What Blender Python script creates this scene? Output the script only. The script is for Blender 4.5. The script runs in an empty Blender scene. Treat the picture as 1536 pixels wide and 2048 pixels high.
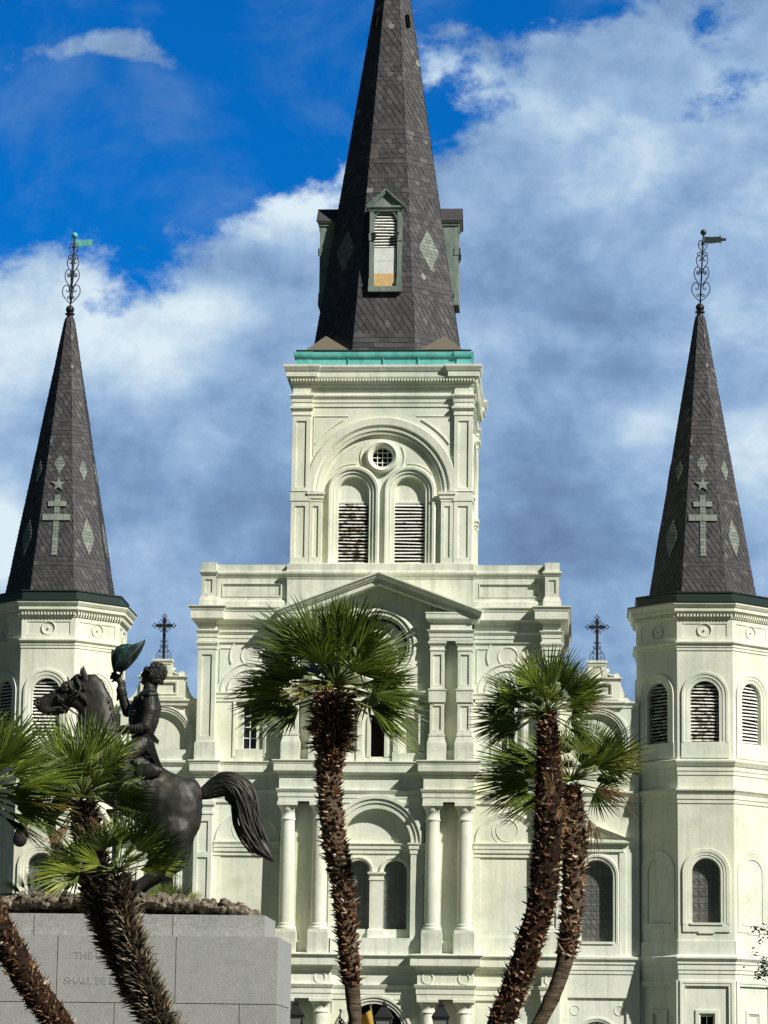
import bpy, math, random
from mathutils import Vector, Matrix, noise as mnoise
from mathutils.geometry import tessellate_polygon
R = math.radians
PI = math.pi
scene = bpy.context.scene
COL = scene.collection

# ------------------------------------------------------------------ camera
YAW, PITCH, ROLL, FPX, EYE = .0651465, .1866417, .0130269, 6203.4, 1.7
def cam_basis():
    f = Vector((-math.sin(YAW)*math.cos(PITCH), math.cos(YAW)*math.cos(PITCH), math.sin(PITCH)))
    r = f.cross(Vector((0, 0, 1))).normalized()
    u = r.cross(f)
    c, s = math.cos(ROLL), math.sin(ROLL)
    return c*r+s*u, -s*r+c*u, f
CR, CU, CF = cam_basis()
def A(px, py, Y):
    """the place in the world, at distance Y in front of the viewer, of a point measured on the photograph"""
    d = CF + (px-768)/FPX*CR - (py-1024)/FPX*CU
    return Vector((d.x*Y/d.y, Y, d.z*Y/d.y+EYE))
cam = bpy.data.cameras.new('camera')
cam_o = bpy.data.objects.new('camera', cam)
COL.objects.link(cam_o)
cam_o.matrix_world = Matrix.Translation((0, 0, EYE)) @ Matrix((CR, CU, -CF)).transposed().to_4x4()
cam.sensor_fit = 'HORIZONTAL'
cam.sensor_width = 36
cam.lens = 36*FPX/1536
cam.clip_start = .5
cam.clip_end = 5000
scene.camera = cam_o

# ------------------------------------------------------------------ sun, sky, exposure
SUN_AZ, SUN_EL = R(53.5), R(39)            # to the right of the facade's normal, behind the viewer
sun = bpy.data.lights.new('sun', 'SUN')
sun.energy = 5.0   # with the exposure below
sun.angle = R(.5)
sun.color = (1, .97, .90)
sun_o = bpy.data.objects.new('sun', sun)
COL.objects.link(sun_o)
to_sun = Vector((math.sin(SUN_AZ)*math.cos(SUN_EL), -math.cos(SUN_AZ)*math.cos(SUN_EL), math.sin(SUN_EL)))
sun_o.rotation_euler = to_sun.to_track_quat('Z', 'Y').to_euler()
sun_o.location = (30, -30, 60)
vs = scene.view_settings
vs.view_transform = 'Standard'
vs.look = 'None'
vs.exposure = .24
vs.gamma = 1
scene.render.film_transparent = False

world = bpy.data.worlds.new('World')
scene.world = world
world.use_nodes = True
nt = world.node_tree
N = nt.nodes
L = nt.links
N.clear()
def nd(tree, t, **kw):
    n = tree.nodes.new(t)
    for k, v in kw.items():
        setattr(n, k, v)
    return n
def mth(tree, op, a, b=None, c=None, clamp=False):
    n = tree.nodes.new('ShaderNodeMath')
    n.operation = op
    n.use_clamp = clamp
    for i, x in enumerate((a, b, c)):
        if x is None:
            continue
        if isinstance(x, (int, float)):
            n.inputs[i].default_value = x
        else:
            tree.links.new(x, n.inputs[i])
    return n.outputs[0]
def build_sky():
    out = nd(nt, 'ShaderNodeOutputWorld')
    bg = nd(nt, 'ShaderNodeBackground')
    L.new(bg.outputs[0], out.inputs[0])
    sky = nd(nt, 'ShaderNodeTexSky', sky_type='NISHITA')
    sky.sun_disc = False
    sky.sun_elevation = SUN_EL
    sky.sun_rotation = math.atan2(to_sun.x, to_sun.y)
    sky.air_density = 1.0
    sky.dust_density = .3
    sky.ozone_density = 3.0
    tc = nd(nt, 'ShaderNodeTexCoord')
    sp = nd(nt, 'ShaderNodeSeparateXYZ')
    L.new(tc.outputs['Generated'], sp.inputs[0])
    y = mth(nt, 'MAXIMUM', sp.outputs[1], .15)
    u = mth(nt, 'DIVIDE', sp.outputs[0], y)
    v = mth(nt, 'DIVIDE', sp.outputs[2], y)
    cmb = nd(nt, 'ShaderNodeCombineXYZ')
    L.new(u, cmb.inputs[0]); L.new(v, cmb.inputs[1])
    def nz(scale, det, rough, off=(0, 0, 0), dist=0.):
        mp = nd(nt, 'ShaderNodeMapping')
        mp.inputs['Location'].default_value = off
        mp.inputs['Scale'].default_value = (1, 1.25, 1)
        L.new(cmb.outputs[0], mp.inputs[0])
        n = nd(nt, 'ShaderNodeTexNoise')
        n.inputs['Scale'].default_value = scale
        n.inputs['Detail'].default_value = det
        n.inputs['Roughness'].default_value = rough
        n.inputs['Distortion'].default_value = dist
        L.new(mp.outputs[0], n.inputs[0])
        return n.outputs[0]
    def blob(px, py, rx, ry, rot=0.):
        c = A(px, py, 1.) - Vector((0, 0, EYE))
        du = mth(nt, 'SUBTRACT', u, c.x)
        dv = mth(nt, 'SUBTRACT', v, c.z)
        cs, sn = math.cos(R(rot)), math.sin(R(rot))
        a = mth(nt, 'ADD', mth(nt, 'MULTIPLY', du, cs*FPX/rx), mth(nt, 'MULTIPLY', dv, sn*FPX/rx))
        b = mth(nt, 'ADD', mth(nt, 'MULTIPLY', du, -sn*FPX/ry), mth(nt, 'MULTIPLY', dv, cs*FPX/ry))
        r2 = mth(nt, 'ADD', mth(nt, 'MULTIPLY', a, a), mth(nt, 'MULTIPLY', b, b))
        return mth(nt, 'POWER', 2.718, mth(nt, 'MULTIPLY', r2, -1.))
    def total(items):
        t = None
        for w, b in items:
            x = mth(nt, 'MULTIPLY', blob(*b), w)
            t = x if t is None else mth(nt, 'ADD', t, x)
        return t
    # open blue between the clouds
    holes = total([(1.35, (110, 220, 560, 300, 10)), (1.0, (560, 150, 260, 270)), (.55, (330, 480, 150, 130, 40)), (1.0, (1060, -20, 260, 95)),
                   (.50, (900, 265, 70, 90, -20)), (.34, (1395, 60, 80, 60, 30)), (.42, (1430, 205, 110, 55, 15)),
                   (.22, (1260, 765, 130, 60)), (.24, (1190, 1300, 130, 90)), (.30, (20, 440, 150, 60)), (.2, (215, 640, 90, 40, -30)),
                   (.25, (1000, 370, 70, 60)), (.3, (560, 770, 40, 40)), (-.60, (140, 104, 120, 36, 8)), (-.66, (245, 90, 105, 46, -18)), (-.66, (330, 130, 85, 56, -38)), (-.36, (375, 95, 34, 60, -20)), (-.34, (40, 120, 90, 40, 30)),
                   (-.3, (560, 420, 90, 60, 40)), (-.3, (330, 420, 60, 70, -60)), (-.62, (600, 930, 900, 380))])
    big = nz(22, 9, .60, (3.1, 1.7, 0), .12)
    fine = nz(70, 7, .62, (1.2, 5.3, 0), .15)
    dens = mth(nt, 'SUBTRACT', mth(nt, 'ADD', mth(nt, 'ADD', mth(nt, 'MULTIPLY', big, 2.3), mth(nt, 'MULTIPLY', fine, 1.5)), -1.0), mth(nt, 'MULTIPLY', holes, 1.45))
    mr = nd(nt, 'ShaderNodeMapRange', interpolation_type='SMOOTHSTEP')
    L.new(dens, mr.inputs[0])
    mr.inputs[1].default_value = -.08
    mr.inputs[2].default_value = .58
    here = nd(nt, 'ShaderNodeMapRange', interpolation_type='SMOOTHSTEP')
    L.new(sp.outputs[1], here.inputs[0])
    here.inputs[1].default_value = .72
    here.inputs[2].default_value = .90
    veil = nd(nt, 'ShaderNodeMapRange', interpolation_type='SMOOTHSTEP')
    L.new(nz(13, 7, .62, (9.3, 4.4, 0), .4), veil.inputs[0])
    veil.inputs[1].default_value = .46
    veil.inputs[2].default_value = .78
    veil.inputs[4].default_value = .34
    mask = mth(nt, 'MULTIPLY', mth(nt, 'MAXIMUM', mr.outputs[0], veil.outputs[0]), here.outputs[0])
    # light and dark of the clouds
    lit = total([(.55, (560, 400, 130, 90, 40)), (.65, (700, 300, 110, 60, 30)), (.5, (420, 610, 110, 60)), (.34, (1290, 850, 110, 60)), (.55, (1520, 880, 140, 110)),
                 (.75, (-20, 1080, 150, 110)), (.6, (60, 660, 220, 140)), (.3, (330, 760, 160, 90)), (.30, (1180, 210, 240, 90)), (.35, (900, 160, 80, 60)),
                 (-.16, (420, 960, 260, 170)), (-.24, (1080, 1050, 160, 190)), (-.10, (1120, 620, 190, 200)), (.10, (350, 1230, 300, 100)), (.06, (1150, 1240, 250, 80)), (.22, (1400, 420, 220, 160))])
    shade = nz(20, 8, .60, (7.7, 2.1, 0), .12)
    s = mth(nt, 'ADD', mth(nt, 'ADD', mth(nt, 'MULTIPLY', mth(nt, 'SUBTRACT', shade, .5), 1.5), .44), lit)
    s = mth(nt, 'ADD', s, mth(nt, 'MULTIPLY', mth(nt, 'SUBTRACT', fine, .5), .25))
    cr = nd(nt, 'ShaderNodeValToRGB')
    L.new(s, cr.inputs[0])
    e = cr.color_ramp.elements
    k = .98/.1
    def lin(c):
        return tuple((x/12.92 if x <= .04045 else ((x+.055)/1.055)**2.4) for x in (q/255 for q in c))
    stops = [(0, (92, 116, 150)), (.32, (116, 146, 184)), (.58, (146, 175, 207)), (.95, (206, 222, 231))]
    while len(e) < len(stops):
        e.new(.5)
    for q, (p, c) in zip(e, stops):
        q.position = p
        q.color = (*lin(c), 1)
    gain = nd(nt, 'ShaderNodeVectorMath', operation='SCALE')
    L.new(cr.outputs[0], gain.inputs[0])
    gain.inputs[3].default_value = k
    tint = nd(nt, 'ShaderNodeVectorMath', operation='MULTIPLY')
    L.new(sky.outputs[0], tint.inputs[0])
    amb = nd(nt, 'ShaderNodeMix', data_type='RGBA')
    front = nd(nt, 'ShaderNodeMapRange', interpolation_type='SMOOTHSTEP')
    L.new(sp.outputs[1], front.inputs[0])
    front.inputs[1].default_value = .35
    front.inputs[2].default_value = .85
    L.new(front.outputs[0], amb.inputs[0])
    amb.inputs[6].default_value = (*SKY_REST, 1)
    amb.inputs[7].default_value = (*SKY_TINT, 1)
    L.new(amb.outputs[2], tint.inputs[1])
    mx = nd(nt, 'ShaderNodeMix', data_type='RGBA')
    L.new(mask, mx.inputs[0])
    L.new(tint.outputs[0], mx.inputs[6])
    L.new(gain.outputs[0], mx.inputs[7])
    L.new(mx.outputs[2], bg.inputs[0])
    bg.inputs[1].default_value = .1
SKY_TINT = (.008, .46, 1.0)
SKY_REST = (.11, .155, .16)
build_sky()

# ------------------------------------------------------------------ materials
def mat(name, base, rough=.8, metal=0., build=None, spec=.3):
    m = bpy.data.materials.new(name)
    m.use_nodes = True
    b = m.node_tree.nodes['Principled BSDF']
    b.inputs['Base Color'].default_value = (*base, 1)
    b.inputs['Roughness'].default_value = rough
    b.inputs['Metallic'].default_value = metal
    b.inputs['Specular IOR Level'].default_value = spec
    if build:
        build(m.node_tree, b)
    return m
def obj_coord(t, scale=(1, 1, 1)):
    tc = nd(t, 'ShaderNodeTexCoord')
    mp = nd(t, 'ShaderNodeMapping')
    mp.inputs['Scale'].default_value = scale
    t.links.new(tc.outputs['Object'], mp.inputs[0])
    return mp.outputs[0]
def noise_out(t, co, scale, det=4, rough=.55, dist=0):
    n = nd(t, 'ShaderNodeTexNoise')
    n.inputs['Scale'].default_value = scale
    n.inputs['Detail'].default_value = det
    n.inputs['Roughness'].default_value = rough
    n.inputs['Distortion'].default_value = dist
    t.links.new(co, n.inputs[0])
    return n.outputs[0]
def ramp(t, f, stops):
    c = nd(t, 'ShaderNodeValToRGB')
    t.links.new(f, c.inputs[0])
    e = c.color_ramp.elements
    while len(e) < len(stops):
        e.new(.5)
    for q, (p, col) in zip(e, stops):
        q.position = p
        q.color = (*col, 1) if len(col) == 3 else col
    return c.outputs[0]
def mixc(t, f, a, b, blend='MIX'):
    m = nd(t, 'ShaderNodeMix', data_type='RGBA', blend_type=blend)
    for s, x in ((m.inputs[0], f), (m.inputs[6], a), (m.inputs[7], b)):
        if isinstance(x, (int, float)):
            s.default_value = x
        elif isinstance(x, tuple):
            s.default_value = (*x, 1)
        else:
            t.links.new(x, s)
    return m.outputs[2]
def bump(t, b, h, strength=.3, dist=.02):
    n = nd(t, 'ShaderNodeBump')
    n.inputs['Strength'].default_value = strength
    n.inputs['Distance'].default_value = dist
    t.links.new(h, n.inputs['Height'])
    t.links.new(n.outputs[0], b.inputs['Normal'])
def island(t):
    return nd(t, 'ShaderNodeNewGeometry').outputs['Random Per Island']

def m_stucco(t, b):
    co = obj_coord(t)
    streak = noise_out(t, obj_coord(t, (2.2, 2.2, .13)), 1.5, 7, .66)
    patch = noise_out(t, co, .5, 6, .62, .3)
    blot = noise_out(t, co, 2.4, 8, .72)
    c = ramp(t, patch, [(.28, (.55, .595, .51)), (.42, (.665, .70, .60)), (.56, (.765, .785, .68)), (.74, (.84, .84, .72))])
    p2 = noise_out(t, obj_coord(t, (1, 1, .7)), 1.7, 6, .65, .4)
    c = mixc(t, .45, c, ramp(t, p2, [(.32, (.36, .38, .36)), (.5, (.5, .5, .5)), (.68, (.61, .60, .57))]), 'OVERLAY')
    f = ramp(t, streak, [(.50, (0, 0, 0)), (.70, (1, 1, 1))])
    c = mixc(t, mth(t, 'MULTIPLY', f, .42), c, (.42, .465, .40))
    warm = ramp(t, noise_out(t, obj_coord(t, (1, 1, 1.3)), .16, 3, .5), [(.42, (0, 0, 0)), (.58, (1, 1, 1))])
    c = mixc(t, mth(t, 'MULTIPLY', warm, .55), c, mixc(t, 1., c, (1.03, .985, .86), 'MULTIPLY'))
    f2 = ramp(t, noise_out(t, obj_coord(t, (5, 5, .35)), 1.2, 6, .7), [(.56, (0, 0, 0)), (.66, (1, 1, 1))])
    c = mixc(t, mth(t, 'MULTIPLY', f2, .38), c, (.46, .485, .41))
    g = ramp(t, blot, [(.56, (0, 0, 0)), (.70, (1, 1, 1))])
    c = mixc(t, mth(t, 'MULTIPLY', g, .28), c, (.44, .47, .39))
    vor = nd(t, 'ShaderNodeTexVoronoi', distance='CHEBYCHEV')
    vor.inputs['Scale'].default_value = .7
    t.links.new(obj_coord(t, (1, 1, .8)), vor.inputs[0])
    bw = nd(t, 'ShaderNodeRGBToBW')
    t.links.new(vor.outputs['Color'], bw.inputs[0])
    c = mixc(t, .22, c, ramp(t, bw.outputs[0], [(.2, (.33, .35, .34)), (.8, (.62, .62, .60))]), 'SOFT_LIGHT')
    crack = nd(t, 'ShaderNodeTexVoronoi', feature='DISTANCE_TO_EDGE')
    crack.inputs['Scale'].default_value = .9
    wob = nd(t, 'ShaderNodeVectorMath', operation='ADD')
    t.links.new(co, wob.inputs[0])
    wn = nd(t, 'ShaderNodeTexNoise')
    wn.inputs['Scale'].default_value = 1.6
    wn.inputs['Detail'].default_value = 6
    t.links.new(co, wn.inputs[0])
    t.links.new(wn.outputs['Color'], wob.inputs[1])
    t.links.new(wob.outputs[0], crack.inputs[0])
    ck_ = ramp(t, crack.outputs['Distance'], [(0, (1, 1, 1)), (.010, (0, 0, 0))])
    gate = ramp(t, noise_out(t, co, .8, 3, .5), [(.55, (0, 0, 0)), (.62, (1, 1, 1))])
    c = mixc(t, mth(t, 'MULTIPLY', mth(t, 'MULTIPLY', ck_, gate), .45), c, (.30, .31, .26))
    t.links.new(c, b.inputs['Base Color'])
    bump(t, b, noise_out(t, co, 7, 9, .72), .35, .035)
def m_weathered(t, b):
    co = obj_coord(t)
    streak = noise_out(t, obj_coord(t, (2.2, 2.2, .10)), 1.8, 7, .7)
    patch = noise_out(t, co, 1.0, 7, .66, .3)
    c = ramp(t, patch, [(.3, (.50, .53, .44)), (.45, (.63, .65, .54)), (.58, (.72, .735, .61)), (.75, (.78, .785, .645))])
    f = ramp(t, streak, [(.47, (0, 0, 0)), (.66, (1, 1, 1))])
    c = mixc(t, mth(t, 'MULTIPLY', f, .55), c, (.36, .39, .33))
    g = ramp(t, noise_out(t, co, 3.4, 8, .74), [(.60, (0, 0, 0)), (.72, (1, 1, 1))])
    c = mixc(t, mth(t, 'MULTIPLY', g, .5), c, (.24, .25, .21))
    t.links.new(c, b.inputs['Base Color'])
    bump(t, b, noise_out(t, co, 7, 8, .7), .4, .03)
def m_slate(t, b):
    r = island(t)
    co = obj_coord(t)
    c = ramp(t, r, [(0, (.036, .036, .040)), (.45, (.051, .050, .054)), (.84, (.066, .064, .066)), (.96, (.080, .078, .078)), (.99, (.11, .106, .102)), (1, (.24, .23, .22))])
    n = noise_out(t, co, 6, 5, .65)
    c = mixc(t, .55, c, ramp(t, n, [(.3, (.35, .35, .36)), (.7, (.66, .63, .60))]), 'OVERLAY')
    lich = ramp(t, noise_out(t, co, 11, 6, .75), [(.66, (0, 0, 0)), (.74, (1, 1, 1))])
    c = mixc(t, mth(t, 'MULTIPLY', lich, .45), c, (.26, .24, .22))
    t.links.new(c, b.inputs['Base Color'])
    bump(t, b, noise_out(t, co, 25, 4, .6), .25, .02)
def m_greenslate(t, b):
    r = island(t)
    c = ramp(t, r, [(0, (.155, .18, .16)), (1, (.25, .275, .24))])
    n = noise_out(t, obj_coord(t), 7, 5, .6)
    c = mixc(t, .4, c, ramp(t, n, [(.3, (.3, .33, .3)), (.7, (.6, .6, .55))]), 'OVERLAY')
    t.links.new(c, b.inputs['Base Color'])
def m_copper(t, b):
    co = obj_coord(t)
    n = noise_out(t, obj_coord(t, (1, 1, .35)), 2.2, 6, .65)
    c = ramp(t, n, [(.3, (.08, .34, .32)), (.5, (.13, .47, .44)), (.7, (.21, .58, .54))])
    d = ramp(t, noise_out(t, co, 5, 6, .7), [(.52, (0, 0, 0)), (.70, (1, 1, 1))])
    c = mixc(t, mth(t, 'MULTIPLY', d, .5), c, (.07, .17, .14))
    t.links.new(c, b.inputs['Base Color'])
    bump(t, b, n, .2, .02)
def m_greenpaint(t, b):
    co = obj_coord(t)
    n = noise_out(t, obj_coord(t, (1, 1, .3)), 3, 6, .7)
    c = ramp(t, n, [(.3, (.10, .14, .118)), (.5, (.185, .23, .197)), (.72, (.30, .34, .295))])
    t.links.new(c, b.inputs['Base Color'])
    bump(t, b, noise_out(t, co, 20, 4, .6), .2, .01)
def m_louvre(t, b):
    co = obj_coord(t, (1, 1, 1.6))
    n = noise_out(t, co, 3.5, 8, .72)
    c = ramp(t, n, [(.40, (.78, .79, .72)), (.50, (.66, .66, .58)), (.54, (.26, .20, .13)), (.62, (.05, .042, .035))])
    t.links.new(c, b.inputs['Base Color'])
def m_louvre_ok(t, b):
    n = noise_out(t, obj_coord(t, (1, 1, 1.6)), 3.5, 8, .7)
    c = ramp(t, n, [(.46, (.80, .81, .75)), (.60, (.68, .68, .60)), (.65, (.22, .16, .10)), (.72, (.06, .05, .04))])
    t.links.new(c, b.inputs['Base Color'])
def m_granite(t, b):
    co = obj_coord(t)
    n = noise_out(t, co, 55, 4, .75)
    c = ramp(t, n, [(.34, (.14, .145, .14)), (.48, (.33, .34, .33)), (.60, (.41, .415, .40)), (.72, (.56, .56, .54))])
    big = noise_out(t, obj_coord(t, (1, 1, .4)), 1.3, 5, .6)
    c = mixc(t, .5, c, ramp(t, big, [(.3, (.38, .39, .38)), (.7, (.58, .57, .54))]), 'OVERLAY')
    c = mixc(t, .35, c, ramp(t, island(t), [(0, (.40, .40, .40)), (1, (.60, .60, .59))]), 'OVERLAY')
    c = mixc(t, .3, c, ramp(t, noise_out(t, co, 9, 6, .7), [(.35, (.22, .22, .21)), (.65, (.42, .42, .40))]))
    t.links.new(c, b.inputs['Base Color'])
    bump(t, b, n, .25, .006)
def m_bronze(t, b):
    co = obj_coord(t)
    n = noise_out(t, co, 3.2, 7, .68, .6)
    n2 = noise_out(t, co, 17, 6, .65)
    c = ramp(t, n, [(.32, (.010, .012, .010)), (.48, (.026, .026, .021)), (.62, (.048, .042, .031)), (.76, (.075, .078, .060))])
    g = ramp(t, noise_out(t, obj_coord(t, (1.5, 1.5, .5)), 4.2, 7, .7), [(.6, (0, 0, 0)), (.78, (1, 1, 1))])
    c = mixc(t, mth(t, 'MULTIPLY', g, .45), c, (.10, .16, .135))
    t.links.new(c, b.inputs['Base Color'])
    bump(t, b, n2, .35, .012)
def m_hat(t, b):
    n = noise_out(t, obj_coord(t, (1, 1, .4)), 16, 6, .7, .5)
    c = ramp(t, n, [(.40, (.008, .015, .013)), (.54, (.020, .055, .047)), (.66, (.10, .20, .165))])
    t.links.new(c, b.inputs['Base Color'])
    bump(t, b, n, .4, .012)
def m_rock(t, b):
    co = obj_coord(t)
    n = noise_out(t, co, 9, 8, .75)
    c = ramp(t, n, [(.34, (.035, .028, .020)), (.48, (.12, .10, .072)), (.60, (.27, .235, .175)), (.75, (.42, .38, .30))])
    t.links.new(c, b.inputs['Base Color'])
    bump(t, b, n, .7, .03)
def m_bark(t, b):
    r = island(t)
    c = ramp(t, r, [(0, (.014, .010, .007)), (.3, (.055, .028, .015)), (.58, (.15, .068, .032)), (.82, (.27, .15, .08)), (.95, (.40, .29, .18)), (1, (.60, .54, .44))])
    t.links.new(c, b.inputs['Base Color'])
def m_bark_olive(t, b):
    c = ramp(t, island(t), [(0, (.020, .016, .011)), (.35, (.075, .058, .034)), (.65, (.17, .135, .085)), (.9, (.30, .245, .16)), (1, (.42, .37, .28))])
    t.links.new(c, b.inputs['Base Color'])
def m_barkcore(t, b):
    co = obj_coord(t, (1, 1, 2.5))
    n = noise_out(t, co, 14, 7, .7)
    c = ramp(t, n, [(.35, (.008, .006, .005)), (.52, (.024, .015, .010)), (.7, (.07, .042, .026))])
    t.links.new(c, b.inputs['Base Color'])
    bump(t, b, n, .8, .03)
def m_barebark(t, b):
    n = noise_out(t, obj_coord(t, (1, 1, 7)), 6, 6, .7)
    c = ramp(t, n, [(.3, (.03, .022, .014)), (.5, (.10, .075, .05)), (.7, (.21, .17, .12))])
    t.links.new(c, b.inputs['Base Color'])
    bump(t, b, n, .8, .03)
def leafy(stops, trans=.28):
    def f(t, b):
        r = island(t)
        oi = nd(t, 'ShaderNodeObjectInfo').outputs['Random']
        x = mth(t, 'ADD', mth(t, 'MULTIPLY', r, .5), mth(t, 'MULTIPLY', oi, .5))
        c = ramp(t, x, stops)
        t.links.new(c, b.inputs['Base Color'])
        tr = nd(t, 'ShaderNodeBsdfTranslucent')
        t.links.new(c, tr.inputs[0])
        ms = nd(t, 'ShaderNodeMixShader')
        ms.inputs[0].default_value = trans
        t.links.new(b.outputs[0], ms.inputs[1])
        t.links.new(tr.outputs[0], ms.inputs[2])
        t.links.new(ms.outputs[0], t.nodes['Material Output'].inputs[0])
    return f
def m_glass(t, b):
    co = obj_coord(t)
    n = noise_out(t, co, 5, 5, .7)
    c = ramp(t, n, [(.3, (.10, .10, .094)), (.7, (.19, .187, .175))])
    t.links.new(c, b.inputs['Base Color'])
def m_osb(t, b):
    n = noise_out(t, obj_coord(t), 14, 4, .8)
    c = ramp(t, n, [(.3, (.42, .26, .10)), (.5, (.66, .44, .20)), (.7, (.80, .60, .33))])
    t.links.new(c, b.inputs['Base Color'])
def m_ground(t, b):
    n = noise_out(t, obj_coord(t), .8, 8, .6)
    c = ramp(t, n, [(.3, (.05, .055, .035)), (.7, (.08, .08, .06))])  # unseen ground, kept dark to cut the light bounced onto the walls
    t.links.new(c, b.inputs['Base Color'])
def m_oldwhite(t, b):
    n = noise_out(t, obj_coord(t, (1, 1, .5)), 3, 6, .7)
    c = ramp(t, n, [(.35, (.62, .64, .60)), (.6, (.74, .76, .72))])
    t.links.new(c, b.inputs['Base Color'])

M = dict(
    stucco=mat('stucco_paint', (.77, .78, .69), .85, 0, m_stucco, .15),
    worn=mat('weathered_stucco', (.65, .67, .58), .9, 0, m_weathered, .12),
    slate=mat('roof_slate', (.075, .07, .07), .62, 0, m_slate, .35),
    greenslate=mat('green_slate', (.22, .27, .22), .7, 0, m_greenslate),
    copper=mat('green_copper', (.18, .5, .4), .6, 0, m_copper),
    greenpaint=mat('faded_green_paint', (.2, .27, .22), .7, 0, m_greenpaint),
    darkcopper=mat('dark_gutter', (.018, .032, .027), .45, 0, None, .5),
    louvre=mat('peeling_louvre', (.75, .75, .7), .8, 0, m_louvre),
    louvre2=mat('painted_louvre', (.8, .8, .77), .8, 0, m_louvre_ok),
    oldwhite=mat('white_board', (.74, .75, .71), .8, 0, m_oldwhite),
    osb=mat('chipboard', (.66, .44, .2), .85, 0, m_osb),
    dark=mat('dark_interior', (.006, .006, .007), .9, 0, None, .1),
    glass=mat('leaded_glass', (.07, .07, .066), .3, 0, m_glass, .5),
    pane=mat('window_pane', (.018, .022, .026), .12, 0, None, .5),
    white=mat('white_paint', (.78, .78, .74), .6),
    iron=mat('black_iron', (.014, .013, .014), .5, 0, None, .4),
    granite=mat('grey_granite', (.33, .33, .31), .75, 0, m_granite, .3),
    lead=mat('window_lead', (.105, .104, .098), .6),
    broach=mat('brown_copper', (.15, .13, .095), .6, 0, None, .3),
    joint=mat('mortar_joint', (.045, .045, .042), .9),
    bronze=mat('weathered_bronze', (.06, .055, .045), .50, .25, m_bronze, .4),
    hat=mat('verdigris_bronze', (.04, .1, .085), .45, .25, m_hat, .4),
    barkolive=mat('palm_thorns', (.08, .065, .04), .9, 0, m_bark_olive, .1),
    rock=mat('rough_rock', (.2, .18, .15), .95, 0, m_rock, .1),
    bark=mat('palm_leaf_bases', (.04, .025, .015), .9, 0, m_bark, .1),
    barkcore=mat('palm_bark', (.04, .025, .015), .95, 0, m_barkcore, .1),
    barebark=mat('bare_palm_bark', (.1, .075, .05), .95, 0, m_barebark, .1),
    leaf=mat('palm_leaf', (.06, .12, .03), .45, 0, leafy([(0, (.024, .042, .008)), (.3, (.060, .095, .013)), (.6, (.13, .18, .022)), (.85, (.23, .27, .035)), (1, (.34, .34, .05))], .24), .35),
    leafyel=mat('yellowing_palm_leaf', (.2, .2, .04), .5, 0, leafy([(0, (.11, .15, .02)), (.5, (.24, .23, .045)), (1, (.32, .20, .05))]), .3),
    leafdead=mat('dead_palm_leaf', (.3, .2, .1), .8, 0, leafy([(0, (.05, .028, .014)), (.5, (.15, .09, .045)), (.85, (.28, .19, .10)), (1, (.48, .38, .24))], .15), .1),
    petiole=mat('palm_leaf_stalk', (.14, .17, .05), .5),
    treeleaf=mat('tree_leaf', (.012, .018, .01), .6, 0, leafy([(0, (.008, .012, .006)), (1, (.03, .04, .018))], .15), .2),
    treebark=mat('tree_bark', (.03, .024, .018), .9),
    ground=mat('paving', (.2, .19, .17), .9, 0, m_ground, .1),
    door=mat('dark_door', (.05, .03, .02), .6),
    clock=mat('clock_face', (.80, .80, .80), .5),
    navy=mat('navy_cloth', (.012, .016, .05), .8),
    yellow=mat('golden_cloth', (.50, .29, .05), .8),
    red=mat('red_cloth', (.4, .03, .03), .8),
    frost=mat('lamp_glass', (.22, .22, .21), .2, 0, None, .5),
    darkwall=mat('dark_brick', (.045, .04, .04), .9),
    roofgrey=mat('grey_roof', (.06, .065, .075), .8),
)

# ------------------------------------------------------------------ mesh helpers
class Frame:
    def __init__(s, O, U=(1, 0, 0), Nn=(0, -1, 0)):
        s.O, s.U, s.N = Vector(O), Vector(U), Vector(Nn)
    def p(s, u, d, z):
        return s.O + s.U*u + s.N*d + Vector((0, 0, z))
def mitre(path, closed):
    n = len(path)
    out = []
    for i in range(n):
        p = Vector(path[i])
        a = Vector(path[i-1]) if (closed or i > 0) else None
        b = Vector(path[(i+1) % n]) if (closed or i < n-1) else None
        ns = []
        for q in ((p-a) if a is not None else None, (b-p) if b is not None else None):
            if q is not None and q.length > 1e-9:
                q = q.normalized()
                ns.append(Vector((-q.y, q.x)))
        if len(ns) == 2:
            m = ns[0]+ns[1]
            if m.length < 1e-6:
                m = ns[0]
            else:
                m.normalize()
                m /= max(.3, m.dot(ns[0]))
        else:
            m = ns[0]
        out.append(m)
    return out
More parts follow.
